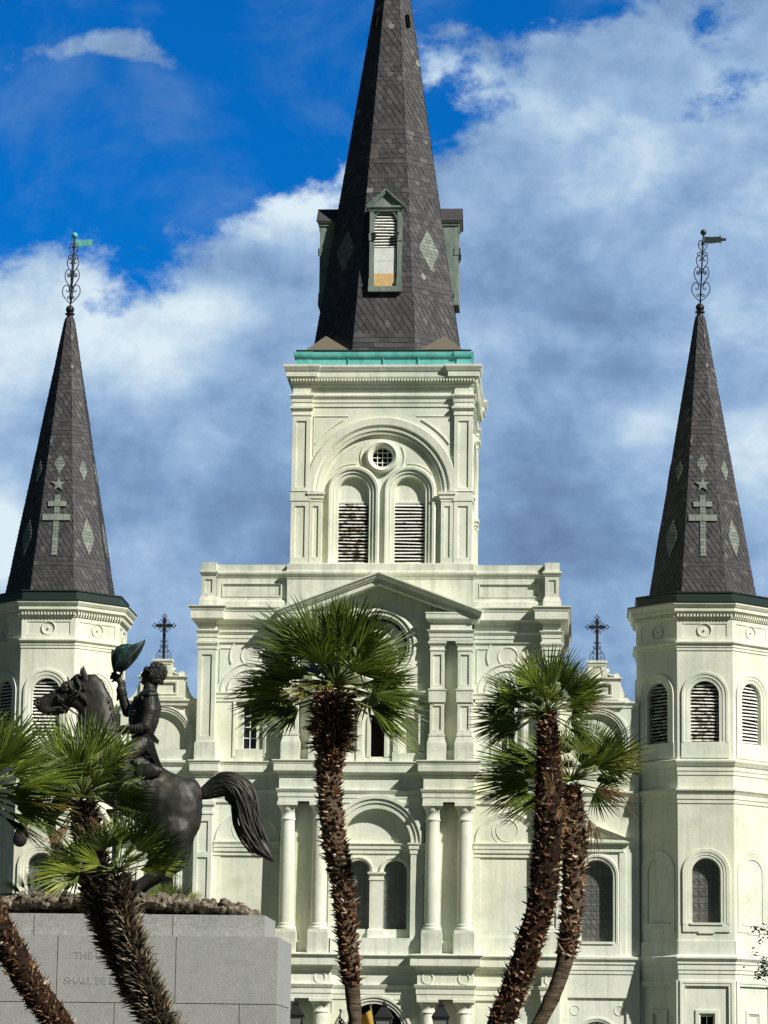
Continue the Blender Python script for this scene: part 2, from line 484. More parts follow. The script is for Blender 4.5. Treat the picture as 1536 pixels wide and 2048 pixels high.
class MB:
    def __init__(s):
        s.v, s.f, s.m, s.s = [], [], [], []
    def add(s, vs_, fs, m=0, smooth=False):
        o = len(s.v)
        s.v += [Vector(x) for x in vs_]
        for f in fs:
            s.f.append([i+o for i in f])
            s.m.append(m)
            s.s.append(smooth)
    def box(s, f, u0, u1, d0, d1, z0, z1, m=0):
        P = [f.p(u, d, z) for z in (z0, z1) for d in (d0, d1) for u in (u0, u1)]
        s.add(P, [(0, 1, 3, 2), (4, 6, 7, 5), (0, 4, 5, 1), (2, 3, 7, 6), (0, 2, 6, 4), (1, 5, 7, 3)], m)
    def poly(s, f, loop, d, m=0, holes=()):
        loops = [[Vector((a, b, 0)) for a, b in l] for l in (loop, *holes)]
        tris = tessellate_polygon(loops)
        flat = [q for l in (loop, *holes) for q in l]
        s.add([f.p(a, d, b) for a, b in flat], tris, m)
    def wall(s, f, outer, d, holes=(), m=0):
        """a wall face with openings: holes are (loop, depth, material of the back or None)"""
        s.poly(f, outer, d, m, [h[0] for h in holes])
        for loop, dep, back in holes:
            n = len(loop)
            s.add([f.p(a, d, b) for a, b in loop]+[f.p(a, d-dep, b) for a, b in loop],
                  [(i, (i+1) % n, n+(i+1) % n, n+i) for i in range(n)], m)
            if back is not None:
                s.poly(f, loop, d-dep, back)
    def prism(s, f, loop, d0, d1, m=0):
        s.poly(f, loop, d0, m)
        s.poly(f, loop, d1, m)
        n = len(loop)
        s.add([f.p(a, d0, b) for a, b in loop]+[f.p(a, d1, b) for a, b in loop],
              [(i, (i+1) % n, n+(i+1) % n, n+i) for i in range(n)], m)
    def sweep(s, f, path, prof, closed=False, m=0):
        """moulding along a plan path (u, d); profile of (out, z)"""
        ms = mitre(path, closed)
        k = len(prof)
        vs_ = []
        for p, n in zip(path, ms):
            for o, z in prof:
                vs_.append(f.p(p[0]+n.x*o, p[1]+n.y*o, z))
        s._strip(vs_, len(path), k, closed, m)
    def band(s, f, path, prof, closed=False, m=0):
        """moulding along a path (u, z) lying on the wall; profile of (offset, d)"""
        ms = mitre(path, closed)
        k = len(prof)
        vs_ = []
        for p, n in zip(path, ms):
            for o, d in prof:
                vs_.append(f.p(p[0]+n.x*o, d, p[1]+n.y*o))
        s._strip(vs_, len(path), k, closed, m)
    def _strip(s, vs_, n, k, closed, m):
        fs = []
        for i in range(n if closed else n-1):
            j = (i+1) % n
            for a in range(k-1):
                fs.append((i*k+a, j*k+a, j*k+a+1, i*k+a+1))
        if not closed:
            fs.append(tuple(range(k)))
            fs.append(tuple((n-1)*k+a for a in range(k)))
        s.add(vs_, fs, m)
    def lathe(s, c, prof, n=24, m=0, smooth=True, ax=None):
        c = Vector(c)
        vs_ = []
        for r, z in prof:
            for i in range(n):
                a = 2*PI*i/n
                q = Vector((r*math.cos(a), r*math.sin(a), z))
                vs_.append(c+(ax @ q if ax else q))
        k = len(prof)
        fs = [(j*n+i, j*n+(i+1) % n, (j+1)*n+(i+1) % n, (j+1)*n+i) for j in range(k-1) for i in range(n)]
        s.add(vs_, fs, m, smooth)
        s.add(vs_[:n], [tuple(range(n))], m)
        s.add(vs_[-n:], [tuple(range(n))], m)
    def tube(s, pts, rad, n=6, m=0, smooth=True, flat=1.):
        pts = [Vector(p) for p in pts]
        if not hasattr(rad, '__len__'):
            rad = [rad]*len(pts)
        vs_ = []
        ref = None
        for i, p in enumerate(pts):
            t = (pts[min(i+1, len(pts)-1)]-pts[max(i-1, 0)])
            if t.length < 1e-9:
                t = Vector((0, 0, 1))
            t.normalize()
            if ref is None:
                ref = t.orthogonal().normalized()
            ref = (ref-t*ref.dot(t))
            ref = ref.normalized() if ref.length > 1e-6 else t.orthogonal().normalized()
            b = t.cross(ref)
            for k in range(n):
                a = 2*PI*k/n
                vs_.append(p+(ref*math.cos(a)+b*math.sin(a)*flat)*rad[i])
        k = len(pts)
        fs = [(j*n+i, j*n+(i+1) % n, (j+1)*n+(i+1) % n, (j+1)*n+i) for j in range(k-1) for i in range(n)]
        fs += [tuple(range(n-1, -1, -1)), tuple((k-1)*n+i for i in range(n))]
        s.add(vs_, fs, m, smooth)
    def ball(s, c, r, n=12, m=0, rot=None):
        if not hasattr(r, '__len__'):
            r = (r, r, r)
        c = Vector(c)
        vs_, fs = [], []
        h = n//2
        for j in range(h+1):
            th = PI*j/h
            for i in range(n):
                a = 2*PI*i/n
                q = Vector((r[0]*math.sin(th)*math.cos(a), r[1]*math.sin(th)*math.sin(a), r[2]*math.cos(th)))
                vs_.append(c+(rot @ q if rot else q))
        for j in range(h):
            for i in range(n):
                fs.append((j*n+i, (j+1)*n+i, (j+1)*n+(i+1) % n, j*n+(i+1) % n))
        s.add(vs_, fs, m, True)
    def mesh(s, name, off=Vector()):
        me = bpy.data.meshes.new(name)
        me.from_pydata([v-off for v in s.v], [], s.f)
        me.polygons.foreach_set('material_index', s.m)
        me.polygons.foreach_set('use_smooth', s.s)
        me.validate()
        me.update()
        return me
    def build(s, name, mats, parent=None, label=None):
        me = s.mesh(name, WL.get(parent, Vector()))
        for x in (mats if isinstance(mats, (list, tuple)) else [mats]):
            me.materials.append(M[x])
        o = bpy.data.objects.new(name, me)
        COL.objects.link(o)
        if parent:
            o.parent = parent
        WL[o] = WL.get(parent, Vector())
        if label:
            o['label'] = label
        return o
WL = {}
def tag(o, label, cat, group=None, kind=None):
    if label:
        o['label'] = label
    if cat:
        o['category'] = cat
    if group:
        o['group'] = group
    if kind:
        o['kind'] = kind
    return o
def thing(name, loc, label, cat, group=None):
    o = bpy.data.objects.new(name, None)
    o.empty_display_size = .3
    COL.objects.link(o)
    o.location = loc
    WL[o] = Vector(loc)
    return tag(o, label, cat, group)
def rect(u0, u1, z0, z1):
    return [(u0, z0), (u1, z0), (u1, z1), (u0, z1)]
def arc(uc, zc, r, a0, a1, n=16):
    return [(uc+r*math.cos(R(a0+(a1-a0)*i/n)), zc+r*math.sin(R(a0+(a1-a0)*i/n))) for i in range(n+1)]
def archloop(uc, h, z0, zs, n=18):
    return [(uc-h, z0), (uc+h, z0)]+arc(uc, zs, h, 0, 180, n)
def circ(uc, zc, r, n=32):
    return [(uc+r*math.cos(2*PI*i/n), zc+r*math.sin(2*PI*i/n)) for i in range(n)]
def archpath(uc, h, z0, zs, n=18):
    """left foot, over the crown, right foot; the outside of the arch lies on the left hand"""
    return [(uc-h, z0)]+arc(uc, zs, h, 180, 0, n)+[(uc+h, z0)]
def step(w, d0, h, n=2):
    """stepped architrave: w wide, rising h above the wall d0"""
    p = [(0, d0-.02)]
    for i in range(n):
        p += [(w*i/n, d0+h*(i+1)/n), (w*(i+1)/n-.012, d0+h*(i+1)/n)]
    p += [(w, d0-.02)]
    return p
def roll(w, d0, h):
    return [(0, d0-.02), (0, d0+h*.5), (w*.2, d0+h*.85), (w*.5, d0+h), (w*.8, d0+h*.85), (w, d0+h*.4), (w, d0-.02)]
def entab(za, zf, zb, zc, zc1, zt, pr, arch=True):
    p = []
    if arch:
        h = zf-za
        p += [(-.06, za), (.02, za), (.02, za+h*.36), (.045, za+h*.36), (.045, za+h*.72), (.07, za+h*.74), (.12, zf-.03), (.12, zf), (0, zf+.01)]
    else:
        p += [(-.06, zf), (0, zf)]
    p += [(0, zb), (.05, zb+.02), (.08, zb+(zc-zb)*.5), (.16, zc-.03), (pr*.74, zc), (pr*.74, zc1), (pr*.80, zc1+.02), (pr*.84, zc1+(zt-zc1)*.4),
          (pr*.97, zt-.05), (pr, zt-.04), (pr, zt), (-.35, zt+.08)]
    return p
def pilaster(b, f, u0, u1, d0, d1, z0, z1, panels=(), inset=.11, dep=.05, m=0, skip=None):
    b.wall(f, rect(u0, u1, z0, z1), d1, [(rect(u0+inset, u1-inset, a, c), dep, m) for a, c in panels], m)
    for u in (u0, u1):
        if skip is not None and abs(abs(u)-skip) < 1e-4:
            continue
        b.add([f.p(u, d0, z0), f.p(u, d1, z0), f.p(u, d1, z1), f.p(u, d0, z1)], [(0, 1, 2, 3)], m)
    b.add([f.p(u0, d0, z1), f.p(u1, d0, z1), f.p(u1, d1, z1), f.p(u0, d1, z1)], [(0, 1, 2, 3)], m)
def around(b, f, u0, u1, d0, d1, prof, m=0):
    """moulding round three sides of a projecting block"""
    b.sweep(f, [(u0, d0), (u0, d1), (u1, d1), (u1, d0)], prof, False, m)
def louvres(f, uc, h, z0, z1, d, pitch, matname, parent, arched=0., seed=0, fill=.46):
    rnd = random.Random(seed)
    b = MB()
    n = int((z1-z0)/pitch)
    for i in range(n):
        z = z0+(i+.25)*pitch
        hw = h
        if arched:
            zz = z+pitch*.5-(z1-arched)
            if zz > 0:
                hw = math.sqrt(max(.0004, arched*arched-zz*zz))*h/arched
        sag = rnd.uniform(-.012, .012)
        t = pitch*fill*rnd.uniform(.85, 1.12)
        if rnd.random() < .10:
            sag *= 2.4
        P = []
        for u, s in ((-hw, sag), (hw, -sag)):
            for dd, dz in ((.035, 0), (.035, .018), (-.055, t+.018), (-.055, t)):
                P.append(f.p(uc+u, d+dd, z+dz+s))
        b.add(P, [(0, 1, 2, 3), (4, 7, 6, 5), (0, 4, 5, 1), (1, 5, 6, 2), (2, 6, 7, 3), (3, 7, 4, 0)])
    return b.build('louvre', matname, parent)

# ------------------------------------------------------------------ ground
b = MB()
W0 = Frame((0, 0, 0))
b.add([(-900, -300, 0), (900, -300, 0), (900, 1500, 0), (-900, 1500, 0)], [(0, 1, 2, 3)])
tag(b.build('ground', 'ground'), 'dark grass and paving of the square in front of the church', 'ground', kind='structure')

# ------------------------------------------------------------------ cathedral
X0 = -7.94
F = Frame((X0, 120, 0))
cath = thing('cathedral', (X0, 120, 0), 'white cathedral with three dark slate spires, a clock and twin octagonal corner towers', 'cathedral')
Z1A, Z1F, Z1B, Z1C, Z1D, Z1T = 5.40, 5.95, 6.45, 6.66, 6.92, 7.08
Z2A, Z2F, Z2B, Z2C, Z2D, Z2T = 12.91, 13.40, 13.86, 14.08, 14.34, 14.50
Z3A, Z3F, Z3B, Z3C, Z3D, Z3T = 19.19, 19.62, 19.92, 20.06, 20.36, 20.56
DP, DC, DS, DK = .68, .18, 0., .40     # fronts of: centre piers, centre bay, side bays, corner piers
UP0, UP1, UK0, UK1 = 1.88, 3.76, 6.38, 7.08
PIER = {1: (1.66, 3.80), 2: (1.82, 3.77), 3: (2.02, 3.64)}     # the centre piers narrow storey by storey

# the body of the church behind the front
b = MB()
b.box(F, -7.0, 7.0, -9, -.62, 0, 20.5)
b.box(F, -6.9, 6.9, -36, -9, 0, 15.5)
b.build('nave', 'stucco', cath)

# front wall: side bays
for sg in (-1, 1):
    b = MB()
    u0, u1 = (UP1-.1, UK0+.05) if sg > 0 else (-UK0-.05, -UP1+.1)
    uc = 5.04*sg
    # ground storey
    b.wall(F, rect(u0, u1, 0, Z1A+.02), DS, [(archloop(uc, .75, 0, 3.6), .3, 1)])
    b.band(F, archpath(uc, .75, 0, 3.6), step(.35, DS, .1, 3))
    # second storey with a blind arch, its band and roundel
    b.wall(F, rect(u0, u1, Z1T-.3, Z2A+.02), DS, [(rect(uc-1.02, uc+1.02, 7.85, 11.0), .035, 0)])
    b.band(F, arc(uc, 11.37, 1.06, 180, 0, 26), step(.2, DS, .07, 3))
    b.band(F, circ(uc, 11.9, .40)[::-1], step(.045, DS, .022, 1), True)
    b.band(F, circ(uc, 11.9, .58)[9:24][::-1], step(.03, DS, .018, 1))
    b.sweep(F, [(uc-1.3, DS), (uc+1.3, DS)], [(-.02, 11.02), (.05, 11.02), (.05, 11.16), (.08, 11.18), (.08, 11.28), (.12, 11.36), (.12, 11.40), (-.02, 11.43)])
    b.sweep(F, [(uc-1.3, DS), (uc+1.3, DS)], [(-.02, 10.86), (.03, 10.86), (.03, 10.93), (-.02, 10.95)])
    b.box(F, uc-1.3, uc+1.3, -.1, .04, Z1T-.2, 7.8)
    # third storey with its window, arch and roundel
    b.wall(F, rect(u0, u1, Z2T-.3, Z3A+.02), DS, [(rect(uc-.54, uc+.54, 14.72, 16.86), .10, None)])
    b.wall(F, rect(uc-.54, uc+.54, 14.72, 16.86), DS-.098, [(rect(uc-.265, uc+.265, 15.02, 16.74), .22, 2)])
    b.band(F, [(uc-.54, 14.7), (uc-.54, 16.86), (uc+.54, 16.86), (uc+.54, 14.7)], step(.12, DS, .05, 2))
    b.sweep(F, [(u0, DS), (u1, DS)], [(-.02, 16.86), (.04, 16.86), (.04, 16.98), (.07, 17.0), (.07, 17.1), (.12, 17.18), (.12, 17.22), (-.02, 17.25)])
    for rr in (.86, 1.12):
        b.band(F, arc(uc, 17.24, rr, 178, 2, 26), step(.07, DS, .05, 1))
    b.band(F, circ(uc, 18.66, .34)[::-1], roll(.08, DS, .03), True)
    for a0, a1 in ((-48, 22), (202, 132)):
        b.band(F, arc(uc, 18.66, .80, a0, a1, 12), step(.05, DS, .05, 1))
    for s2 in (-1, 1):
        b.band(F, [(uc+s2*1.2, 17.6), (uc+s2*1.2, 18.95), (uc+s2*.72, 18.95)][::(1 if s2 < 0 else 1)], step(.04, DS, .035, 1))
    b.build('side_bay', ['stucco', 'dark', 'pane'], cath)
    w = MB()
    for i in range(5):
        w.box(F, uc-.265, uc+.265, DS-.30, DS-.265, 15.02+i*.43-.018, 15.02+i*.43+.018)
    for u in (-.265, 0, .265):
        w.box(F, uc+u-.018, uc+u+.018, DS-.302, DS-.262, 15.0, 16.76)
    w.build('window', 'white', cath)
    # mildewed apron under the window
    a = MB()
    a.box(F, uc-.56, uc+.56, -.05, .02, Z2T+.02, 14.98)
    a.build('apron', 'worn', cath)

# front wall: centre bay
b = MB()
u = UP0+.1
b.wall(F, rect(-u, u, 0, Z1A+.02), DC, [(archloop(0, 1.12, 0, 4.12), .5, 1)])
b.band(F, archpath(0, 1.12, 0, 4.12, 30), step(.34, DC, .14, 3))
for s in (-1, 1):
    b.band(F, [(s*1.62, 4.9), (s*1.62, 5.8), (s*1.25, 5.8)], step(.03, DC, .03, 1))
tw = [archloop(s*.715, .455, 8.08, 10.27) for s in (-1, 1)]
big = archloop(0, 1.33, 7.7, 11.37, 30)
b.wall(F, rect(-u, u, Z1T-.3, Z2A+.02), DC, [(big, .34, None)])
b.wall(F, big, DC-.34, [(tw[0], .32, 2), (tw[1], .32, 2)])
b.band(F, arc(0, 11.37, 1.33, 180, 0, 36), [(0, DC-.1), (0, DC+.05), (.20, DC+.06), (.21, DC+.11), (.36, DC+.12), (.37, DC+.18), (.50, DC+.18), (.50, DC-.02)])
for s in (-1, 1):
    b.box(F, s*1.58-.25, s*1.58+.25, DC-.1, DC+.06, 7.7, 10.95)
    b.band(F, arc(s*.715, 10.27, .46, 180, 0, 18), step(.15, DC-.34, .08, 2))
b.sweep(F, [(-1.33, DC-.34), (1.33, DC-.34)], [(-.02, 10.98), (.05, 10.98), (.05, 11.12), (.1, 11.16), (.1, 11.26), (.16, 11.34), (.16, 11.37), (-.02, 11.4)])
for s in (-1, 1):
    around(b, F, s*1.58-.25, s*1.58+.25, DC-.1, DC+.06, [(-.02, 10.95), (.03, 10.95), (.03, 11.1), (.07, 11.14), (.07, 11.25), (.12, 11.32), (.12, 11.37), (-.3, 11.4)])
b.box(F, -1.72, 1.72, DC-.2, DC+.22, Z1T-.2, 7.72)
b.build('centre_bay', ['stucco', 'dark', 'glass'], cath)
# mullion colonnette between the twin windows
b = MB()
b.box(F, -.26, .26, DC-.5, DC-.22, 7.9, 9.95)
around(b, F, -.26, .26, DC-.5, DC-.22, [(-.02, 9.95), (.03, 9.95), (.03, 10.02), (.01, 10.03), (.01, 10.12), (.08, 10.2), (.08, 10.27), (-.2, 10.28)])
around(b, F, -.26, .26, DC-.5, DC-.22, [(-.02, 7.72), (.06, 7.72), (.06, 8.02), (.02, 8.1), (-.1, 8.1)])
b.build('window_pier', 'stucco', cath)
# leaded lattice of the twin windows
for s in (-1, 1):
    w = MB()
    for i in range(7):
        zz = 8.2+i*.33
        w.box(F, s*.715-.45, s*.715+.45, DC-.658, DC-.645, zz, zz+.016)
    for i in range(-1, 2):
        w.box(F, s*.715+i*.22-.007, s*.715+i*.22+.007, DC-.658, DC-.648, 8.08, 10.6)
    w.build('window_lattice', 'lead', cath)

# third storey of the centre bay: belfry opening, niches, clock wall up into the gable
b = MB()
op = archloop(-.02, .275, 14.70, 16.07)
ni = [archloop(s*1.2, .31, 14.86, 15.95, 12) for s in (-1, 1)]
b.wall(F, rect(-u, u, Z2T-.3, 17.0), DC, [(op, .4, 1), (ni[0], .26, 0), (ni[1], .26, 0)])
for s in (-1, 1):
    b.box(F, s*.70-.10, s*.70+.10, DC-.1, DC+.10, 14.9, 16.78)
    b.box(F, s*.70-.13, s*.70+.13, DC-.1, DC+.14, 14.5, 14.88)
    b.box(F, s*1.70-.12, s*1.70+.12, DC-.1, DC+.10, 14.9, 16.78)
    b.box(F, s*1.70-.15, s*1.70+.15, DC-.1, DC+.14, 14.5, 14.88)
    b.box(F, s*1.2-.36, s*1.2+.36, DC-.1, DC+.08, 14.5, 14.84)
b.box(F, -.56, .56, DC-.1, DC+.06, 14.5, 14.66)
b.band(F, archpath(-.02, .275, 14.7, 16.07), step(.14, DC, .05, 1))
b.sweep(F, [(-u, DC), (u, DC)], [(-.02, 16.74), (.10, 16.74), (.10, 16.86), (.14, 16.88), (.14, 17.02), (.2, 17.1), (.26, 17.2), (.26, 17.26), (-.02, 17.3)])
gable = [(-u, 16.9), (u, 16.9), (u, 20.9), (0, 21.6), (-u, 20.9)]
b.wall(F, gable, DC, [(circ(0, 19.05, 1.10, 48), .30, None)])
b.band(F, circ(0, 19.05, 1.10, 48)[::-1], [(0, DC-.3), (0, DC+.03), (.10, DC+.06), (.11, DC+.10), (.20, DC+.10), (.22, DC+.06), (.27, DC+.16), (.36, DC+.14), (.42, DC+.02), (.42, DC-.02)], True)
b.build('clock_gable', ['stucco', 'dark'], cath)
ck = MB()
CFr = Frame((X0, 120-DC+.29, 0))
ck.poly(CFr, circ(0, 19.05, 1.10, 48), 0, 1)
ck.prism(CFr, circ(0, 19.05, 1.0, 48), .02, .07, 0)
ck.band(CFr, circ(0, 19.05, .90, 48)[::-1], [(0, .06), (0, .10), (.08, .10), (.08, .06)], True, 2)
clock = ck.build('clock', ['clock', 'dark', 'oldwhite'], cath, 'round white clock face set in moulded ring')
hm = MB()
for ang, ln, wd in ((62, .42, .035), (-20, .66, .025)):
    ca, sa = math.cos(R(ang)), math.sin(R(ang))
    hm.prism(CFr, [(-sa*wd-ca*.12, 19.05+ca*wd-sa*.12), (sa*wd-ca*.12, 19.05-ca*wd-sa*.12), (ca*ln, 19.05+sa*ln)], .085, .10)
hm.build('clock_hands', 'iron', clock)
def text_mesh(txt, size, parent, matname, loc, rot, name, ext=.004, align='CENTER'):
    cu = bpy.data.curves.new(name, 'FONT')
    cu.body = txt
    cu.size = size
    cu.align_x = align
    cu.align_y = 'CENTER'
    cu.extrude = ext
    cu.resolution_u = 3
    to = bpy.data.objects.new(name, cu)
    COL.objects.link(to)
    dg = bpy.context.evaluated_depsgraph_get()
    me = bpy.data.meshes.new_from_object(to.evaluated_get(dg))
    bpy.data.objects.remove(to)
    me.transform(Matrix.Translation(Vector(loc)-WL.get(parent, Vector())) @ rot)
    me.materials.clear()
    me.materials.append(M[matname])
    o = bpy.data.objects.new(name, me)
    COL.objects.link(o)
    o.parent = parent
    WL[o] = WL.get(parent, Vector())
    return o
for i, t in enumerate(('XII', 'I', 'II', 'III', 'IIII', 'V', 'VI', 'VII', 'VIII', 'IX', 'X', 'XI')):
    a = R(90-30*i)
    text_mesh(t, .25, clock, 'iron', CFr.p(.72*math.cos(a), .075, 19.05+.72*math.sin(a)), Matrix.Rotation(-R(30*i), 4, 'Y') @ Matrix.Rotation(R(90), 4, 'X'), 'clock_numeral')
dm = MB()
for i in range(60):
    a = 2*PI*i/60
    dm.box(Frame(CFr.p(.86*math.cos(a), .07, 19.05+.86*math.sin(a))), -.012, .012, 0, .012, -.012, .012)
dm.build('minute_dots', 'iron', clock)

# plinth, bands of wall behind columns
for s in (-1, 1):
    b = MB()
    a0, a1 = sorted((s*UP0, s*UP1))
    b.box(F, a0, a1, -.42, .04, 0, Z1A)
    b.box(F, a0, a1, -.42, .04, Z1T-.2, Z2A)
    b.box(F, a0, a1, -.42, .04, Z2T-.2, Z3A+.3)
    b.box(F, a0+.62, a1-.62, -.1, .30, Z1T-.1, 7.62)
    b.box(F, a0+.62, a1-.62, -.1, .30, Z2T-.1, 14.95)
    b.build('pier_wall', 'stucco', cath)


# columns of the first and second storeys
def column(uc, z0, zb, zc, z1, r, dc):
    c = F.p(uc, dc, 0)
    b = MB()
    b.lathe(c, [(r*1.0, zb), (r*1.02, zb+(zc-zb)*.3), (r*.97, zb+(zc-zb)*.7), (r*.9, zc)], 32)
    col = b.build('column', 'stucco', cath)
    b = MB()
    b.box(F, uc-r*1.38, uc+r*1.38, dc-r*1.38, dc+r*1.38, z0, zb-.30, 1)
    b.box(F, uc-r*1.30, uc+r*1.30, dc-r*1.30, dc+r*1.30, zb-.30, zb-.2)
    b.lathe(c, [(r*1.28, zb-.2), (r*1.3, zb-.15), (r*1.24, zb-.09), (r*1.1, zb-.07), (r*1.1, zb-.04), (r*1.14, zb-.02), (r*1.1, zb+.02), (r*1.0, zb+.04)], 32)
    b.build('column_base', ['stucco', 'worn'], col)
    b = MB()
    h = z1-zc
    b.lathe(c, [(r*.9, zc), (r*1.02, zc+h*.05), (r*1.02, zc+h*.12), (r*.93, zc+h*.16), (r*.95, zc+h*.5), (r*1.03, zc+h*.52), (r*1.03, zc+h*.58), (r*1.25, zc+h*.76), (r*1.28, zc+h*.8)], 32)
    b.box(F, uc-r*1.36, uc+r*1.36, dc-r*1.36, dc+r*1.36, zc+h*.8, z1-.0)
    b.build('capital', 'stucco', col)
for s in (-1, 1):
    for uu in (2.06, 3.44):
        column(s*uu, 0, 1.1, 4.86, Z1A, .30, .36)
    for uu in (2.18, 3.43):
        column(s*uu, Z1T, 8.22, 12.18, Z2A, .29, .36)
# pilasters of the third storey
for s in (-1, 1):
    for uu in (2.30, 3.37):
        b = MB()
        f2 = F
        u0, u1 = s*uu-.27, s*uu+.27
        b.box(f2, u0-.10, u1+.10, 0, DP+.0, Z2T-.02, 15.14, 1)
        b.sweep(f2, [(u0, 0), (u0, DP-.12), (u1, DP-.12), (u1, 0)], [(.10, 15.14), (.10, 15.2), (.02, 15.46), (.04, 15.48), (.04, 15.56), (-.1, 15.58)], False, 1)
        pilaster(b, f2, u0, u1, 0, DP-.12, 15.5, 16.78, [(15.72, 16.66)])
        around(b, f2, u0, u1, 0, DP-.12, [(-.02, 16.78), (.05, 16.8), (.05, 17.24), (.08, 17.26), (.08, 17.32), (-.2, 17.34)])
        b.wall(f2, rect(u0-.05, u1+.05, 16.80, 17.24), DP-.068, [(rect(u0+.08, u1-.08, 16.92, 17.13), .04, 0)])
        pilaster(b, f2, u0, u1, 0, DP-.12, 17.3, 18.84, [(17.48, 18.66)])
        around(b, f2, u0, u1, 0, DP-.12, [(-.02, 18.82), (.03, 18.82), (.03, 18.88), (.01, 18.9), (.01, 18.98), (.07, 19.08), (.09, 19.1), (.09, 19.19), (-.2, 19.2)])
        b.build('pilaster', ['stucco', 'worn'], cath)
# corner piers, all three storeys
for s in (-1, 1):
    b = MB()
    u0, u1 = sorted((s*UK0, s*UK1))
    pilaster(b, F, u0, u1, -.45, DK, 0, Z1A)
    b.box(F, u0-.06, u1+.06, -.45, DK+.06, Z1T-.05, 8.0, 1)
    pilaster(b, F, u0, u1, -.45, DK, 8.0, Z2A, [(8.15, 8.75), (8.9, 10.75), (10.95, 12.15)], .15)
    around(b, F, u0, u1, -.4, DK, [(-.02, 12.4), (.03, 12.42), (.03, 12.5), (.01, 12.52), (.01, 12.68), (.08, 12.78), (.08, 12.9), (-.2, 12.91)])
    b.box(F, u0-.06, u1+.06, -.45, DK+.06, Z2T-.05, 15.22, 1)
    pilaster(b, F, u0, u1, -.45, DK, 15.2, Z3A, [(15.45, 18.66)], .15)
    around(b, F, u0, u1, -.4, DK, [(-.02, 18.86), (.03, 18.88), (.03, 18.95), (.01, 18.97), (.07, 19.08), (.08, 19.1), (.08, 19.19), (-.2, 19.2)])
    b.build('corner_pier', ['stucco', 'worn'], cath)

# entablatures
def halfpath(s, st, back=-.9):
    UP0, UP1 = PIER[st]
    p = [(-UK1, back), (-UK1, DK), (-UK0, DK), (-UK0, DS+.05), (-UP1, DS+.05), (-UP1, DP+.04), (-UP0, DP+.04), (-UP0, DC+.02)]
    return p if s < 0 else [(-a, d) for a, d in p[::-1]]
for za, zf, zb, zc, zd, zt in ((Z1A, Z1F, Z1B, Z1C, Z1D, Z1T), (Z2A, Z2F, Z2B, Z2C, Z2D, Z2T)):
    b = MB()
    st = 1 if zt < 8 else 2
    path = halfpath(-1, st)+halfpath(1, st)
    b.sweep(F, path, entab(za, zf, zb, zc, zd, zt, .36 if st == 1 else .28))
    for s in (-1, 1):
        for uu in (2.06, 3.44):
            if zt < 8:
                b.band(F, circ(s*uu, zf+.25, .19, 24)[::-1], step(.05, DP+.04, .03, 1), True)
        if zt < 8:
            b.band(F, circ(s*6.73, zf+.25, .19, 24)[::-1], step(.05, DK, .03, 1), True)
    b.build('entablature', 'stucco', cath)
for s in (-1, 1):
    b = MB()
    p = [(-UK1, -.9), (-UK1, DK), (-UK0, DK), (-UK0, DS+.05), (-UP1+.05, DS+.05)]
    b.sweep(F, p if s < 0 else [(-a, d) for a, d in p[::-1]], entab(Z3A, Z3F, Z3B, Z3C, Z3D, Z3T, .40))
    p = [(-PIER[3][1], -.1), (-PIER[3][1], DP-.04), (-PIER[3][0], DP-.04), (-PIER[3][0], DC-.1)]
    b.sweep(F, p if s < 0 else [(-a, d) for a, d in p[::-1]], entab(Z3A, Z3F, Z3B, Z3C, 20.2, 20.26, .2)[:-7]+[(.17, Z3C), (.17, 20.22), (.19, 20.24), (.19, 20.30), (-.6, 20.4)])
    b.sweep(F, [(-UK1, -8.5), (-UK1, -.9)] if s < 0 else [(UK1, -.9), (UK1, -8.5)], entab(Z3A, Z3F, Z3B, Z3C, Z3D, Z3T, .40))
    b.build('entablature', 'stucco', cath)
# pediment
b = MB()
prof = [(-.44, .05), (-.44, .70), (-.42, .76), (-.24, .78), (-.24, .84), (-.20, .86), (-.18, .90), (-.06, 1.0), (-.05, 1.03), (0, 1.03), (.05, .05)]
b.band(F, [(-4.06, 20.33), (0, 21.86), (4.06, 20.33)], prof)
b.prism(F, [(-3.7, 20.3), (3.7, 20.3), (0, 21.6)], -.3, DC-.06)
b.build('pediment', 'stucco', cath)

# parapet
b = MB()
for s in (-1, 1):
    u0, u1 = sorted((s*3.6, s*6.52))
    b.wall(F, rect(u0, u1, 20.5, 22.28), -.02, [(rect(u0+.32, u1-.32, 21.05, 21.52), .04, 0)])
    b.box(F, u0, u1, -.5, -.08, 20.5, 22.27)
    b.band(F, [(u0+.32, 21.05), (u0+.32, 21.52), (u1-.32, 21.52), (u1-.32, 21.05)], step(.05, -.02, .03, 1), True)
    for pr in ([(-.02, 20.5), (.10, 20.5), (.10, 20.8), (.06, 20.86), (-.02, 20.9)],
               [(-.02, 21.76), (.03, 21.78), (.05, 21.84), (.11, 21.9), (.12, 21.92), (.12, 21.99), (.02, 22.03), (.012, 22.03), (.012, 22.29), (-.5, 22.31)]):
        b.sweep(F, [(u0, -.02), (u1, -.02)], pr)
    # corner posts
    u0, u1 = sorted((s*6.47, s*7.02))
    pilaster(b, F, u0, u1, -.35, .28, 20.8, 22.34, [(21.12, 21.66)], .13)
    b.box(F, u0, u1, -.34, .1, 20.6, 22.33)
    pp = [(u0, -.35), (u0, .28), (u1, .28), (u1, -.35)]
    b.sweep(F, pp+[], [(-.1, 20.5), (.08, 20.5), (.08, 20.82), (.02, 20.98), (-.05, 21.0)], True, 0)
    b.sweep(F, pp, [(-.02, 21.80), (.03, 21.82), (.05, 21.86), (.10, 21.92), (.10, 21.99), (.01, 22.02), (.01, 22.34), (-.1, 22.36)], True, 0)
b.box(F, -3.66, 3.66, -.6, .14, 20.4, 22.1)
